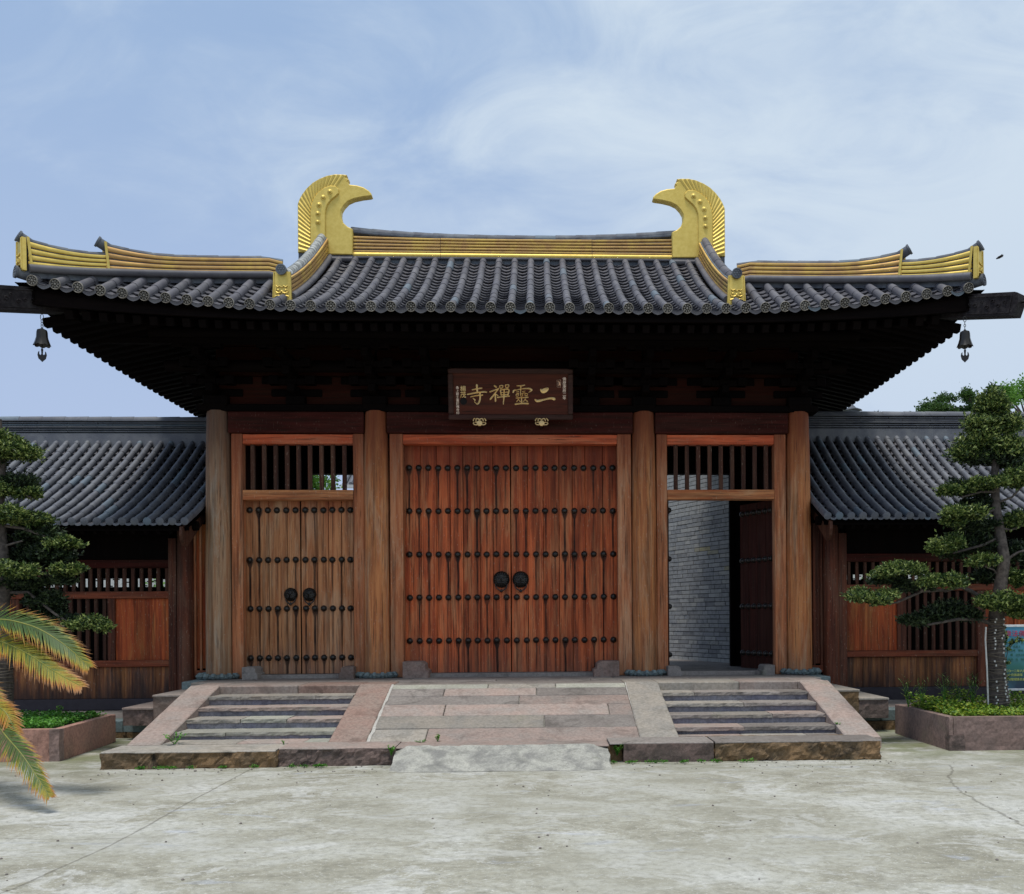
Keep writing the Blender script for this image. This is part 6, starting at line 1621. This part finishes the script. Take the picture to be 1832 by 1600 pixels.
for x in (a.x+.1, b_.x-.1): MB().box(x-.02, x+.02, YN+.04, YN+.08, .31, b_.z).obj('leg', fw, NB)
red = plain('red_print', (.55, .04, .10), .5); yel = plain('yellow_print', (.62, .66, .18), .5); wp = plain('green_print', (.05, .22, .16), .5)
for i, ch in enumerate('章法佛師'):
    p = at(1804+12.2*i, 1134.5, YN-.004); text_mesh('heading', ch, .105, red, NB, T(p))
for r, (v, s_, mt) in enumerate(((1201, '二○一二年六月', yel), (1208, '一心向善諸事', yel), (1216, '寺院管理委員會', yel))):
    for i, ch in enumerate(s_): p = at(1801+5.2*i, v, YN-.004); text_mesh('print', ch, .045, mt, NB, T(p))
for r, v in enumerate((1150, 1157, 1164, 1172, 1180)):
    for i in range(16): 
        if random.random() < .8: p = at(1801+4.6*i, v, YN-.004); text_mesh('print', random.choice('佛法僧寺心善行道人天'), .04, wp, NB, T(p))

# vine creeping over the board's left edge
leaf_cloud_v = []
vt = thing('climbing_vine', 'thin climbing vine with small leaves over the left edge of the notice board', 'vine', at(1797, 1240, -2.1))
vp = [(1797, 1245), (1800, 1215), (1799, 1185), (1803, 1165), (1812, 1152), (1822, 1146), (1836, 1142)]
MB().tube([at(u, v, -2.05) for u, v in vp], .006, 5).obj('stem', M['bark'], vt, True)
es = [(*at(u+random.uniform(-4, 4), v+random.uniform(-5, 5), -2.08), .05, .04, .06) for u, v in vp for _ in range(2)]+[(*at(1795+random.uniform(-2, 6), 1125+k*7, -2.08), .03, .03, .04) for k in range(5)]
leaf_cloud('leaves', es, 260, .06, M['leaf'], vt, 77, .7)

# ------------------------------------------------------------------ things beyond the roofs
# pagoda finial and its little roof
pp = at(1524, 737, 60); s60 = 1700/76.2
PG = thing('stone_pagoda', 'distant small pagoda top with a spire above the right corridor ridge', 'pagoda', (pp.x, 60, 0))
zb_ = pp.z
mb = MB(); vs = []; 
def ring(r, z, flare=0):
    return [((r+(flare if k % 2 == 0 else 0))*cos(k*pi/4), (r+(flare if k % 2 == 0 else 0))*sin(k*pi/4), z+(.06 if flare and k % 2 == 0 else 0)) for k in range(8)]
rs = [ring(.62, -.2), ring(.62, .02), ring(.80, .05, .08), ring(.78, .12, .06), ring(.36, .30), ring(.22, .46), ring(.12, .5)]
mb.add([v for r in rs for v in r], [[i*8+j, i*8+(j+1) % 8, i*8+8+(j+1) % 8, i*8+8+j] for i in range(len(rs)-1) for j in range(8)])
mb.obj('pagoda_roof', M['cap'], PG, mw=T((pp.x, 60, zb_)))
MB().lathe([(.12, .48), (.15, .52), (.09, .58), (.07, .62), (.10, .68), (.06, .75), (.09, .82), (.05, .9), (.06, .98), (.02, 1.1), (.003, 1.25)], n=10).obj('spire', M['cap'], PG, True, T((pp.x, 60, zb_)))
MB().lathe([(.9, -zb_-.0), (.6, -.2)], n=8).obj('tower_shaft', M['greyst'], PG, mw=T((pp.x, 60, zb_)))
def far_tree(u, v, Y, r_px, h_px, mat, label, n=2200, size=.20, seed=1, kind='background_tree'):
    c_ = at(u, v, Y); k = (Y+16.2)/1700; r = r_px*k; h = h_px*k; t = thing(kind, label, 'tree', (c_.x, Y, 0), 'trees beyond the right corridor')
    branch([Vector((c_.x, Y, 0)), Vector((c_.x+.1, Y, c_.z*.5)), Vector((c_.x, Y, c_.z))], [.25, .2, .08], 'trunk', t)
    rnd = random.Random(seed); es = []
    for q in range(9):
        a = rnd.uniform(0, 2*pi); f = rnd.uniform(.2, .9); es.append((c_.x+cos(a)*r*f, Y+sin(a)*r*f*.7, c_.z+rnd.uniform(-.8, .75)*h, r*rnd.uniform(.28, .5), r*.4, h*rnd.uniform(.25, .5)))
        branch([Vector((c_.x, Y, c_.z-h*.6)), Vector(es[-1][:3])], [.07, .02], 'limb', t, n=5)
    leaf_cloud('crown', es, n, size, mat, t, seed, .55, .6)
    return t
far_tree(1570, 745, 40, 14, 12, M['leafdark'], 'small dark pruned tree top peeping over the right corridor ridge', 900, .10, 31)
far_tree(1655, 738, 22, 50, 34, M['leafbg'], 'dark leafy tree left in the row behind the right corridor', 2600, .13, 32)
far_tree(1706, 730, 22, 44, 30, M['leafbg'], 'rounded dark tree in the middle of the row behind the right corridor', 2600, .13, 33)
far_tree(1752, 726, 22, 40, 36, M['leafbg'], 'spiky dark tree next to the cloud pruned top behind the right corridor', 2600, .13, 34)
far_tree(1838, 722, 26, 64, 56, M['leafbright'], 'bright green tree at the right edge beyond the corridor', 5200, .15, 35)
# behind the gate, seen through the transoms and lattices
TB = thing('background_tree', 'green tree seen through the left transom lattice', 'tree', (-5.6, 9.5, 0), 'trees behind the gate')
cB = at(556, 862, 10); branch([Vector((cB.x, 10, .2)), Vector((cB.x, 10, cB.z))], [.2, .08], 'trunk', TB)
leaf_cloud('crown', [(cB.x, 10, cB.z, .9, .9, .7), (cB.x-.3, 10, cB.z+.6, .7, .7, .6), (cB.x+.3, 10, cB.z-.8, .9, .8, .7)], 4200, .11, M['leafbright'], TB, 41, .6)
HB = thing('courtyard_hall', 'white walled hall with dark tile roof seen through the left transom', 'building', (-3, 15, 0))
zh = at(600, 869, 14).z
MB().box(-5.2, 4, 14, 18, .3, zh).obj('wall', plain('white_plaster', (.72, .72, .70), .8), HB)
rf = MB(); rf.add([(-5.6, 13.6, zh-.05), (4.4, 13.6, zh-.05), (4.4, 16, zh+1.2), (-5.6, 16, zh+1.2), (-5.6, 18.4, zh-.05), (4.4, 18.4, zh-.05)], [(0, 1, 2, 3), (3, 2, 5, 4)]); HR = rf.obj('roof', M['wtile'], HB)
tm = MB()
for k in range(48): tm.tube([(-5.5+.2*k, 13.58, zh-.0), (-5.5+.2*k, 16, zh+1.22)], .06, 6)
o = tm.obj('roof_tiles', M['wtile'], HR, True); tag(o, kind='stuff')
MB().box(-5.6, 4.4, 13.5, 13.62, zh-.14, zh-.04).obj('white_eave', plain('white_eave_paint', (.7, .7, .68), .8), HB)
for sg in (-1, 1):
    cw = MB().box(*((-13, -5.6) if sg < 0 else (5.6, 13)), 9.5, 9.7, 0, 4.4).obj('courtyard_wall', plain('pale_plaster', (.66, .67, .66), .85)); tag(cw, 'pale plastered wall behind the %s corridor lattice' % ('left' if sg < 0 else 'right'), 'wall')
    ths = thing('shrub', 'leafy shrub against the pale wall behind the %s corridor' % ('left' if sg < 0 else 'right'), 'shrub', (sg*7.6, 8.8, .3))
    branch([Vector((sg*7.6, 8.8, .2)), Vector((sg*7.6, 8.8, 2.4))], [.06, .03], 'stem', ths)
    leaf_cloud('foliage', [(sg*(6.6+.9*k), 8.8, 2.3+.2*(k % 2), .35, .3, .4) for k in range(4)], 1100, .12, M['leafbright'], ths, 51+sg, .6)
# a bird in the sky
bp = at(1787, 461, 20); br = MB(); br.tube([bp+Vector((-.10, 0, -.05)), bp, bp+Vector((.14, 0, .07)), bp+Vector((.18, 0, .10))], [.02, .05, .045, .012], 8)
br.add([bp+Vector((.0, 0, .02)), bp+Vector((.10, .12, .10)), bp+Vector((.02, .26, .06)), bp+Vector((-.05, .1, 0))], [(0, 1, 2, 3)]); br.add([bp+Vector((.0, 0, .02)), bp+Vector((.10, -.12, .09)), bp+Vector((.0, -.24, .04)), bp+Vector((-.05, -.1, 0))], [(0, 1, 2, 3)])
o = br.obj('bird', bd, None, True); tag(o, 'small dark bird flying in the sky above the right roof corner', 'bird')
# pebbles and crumbs on the forecourt
rnd = random.Random(12); pb = MB()
for _ in range(420):
    if rnd.random() < .45: x, y = rnd.uniform(-4.8, 4.8), -4.75-rnd.random()**2*.5
    else: x, y = rnd.uniform(-6, 6.5), rnd.uniform(-13, -5)
    if -1.4 < x < 1.4 and y > -5.35: continue
    r = rnd.uniform(.004, .014)*(1.5 if rnd.random() < .08 else 1); pb.lathe([(r*.6, 0), (r, r*.4), (r*.5, r*.9)], (x, y, 0), 5)
o = pb.obj('pebbles', M['greyst'], None); tag(o, 'loose grit and pebbles scattered on the concrete', 'pebbles', kind='stuff')
# moss and crumbs along the base
ml = []
for k in range(26):
    x = rnd.choice([rnd.uniform(-4.6, -1.4), rnd.uniform(1.35, 3.2)]); ml.append((x, -4.76, .02, .07, .03, .025))
o = leaf_cloud('moss', ml, 1500, .02, M['herb2'], None, 61, .8); tag(o, 'moss along the foot of the stair base', 'moss', kind='stuff')
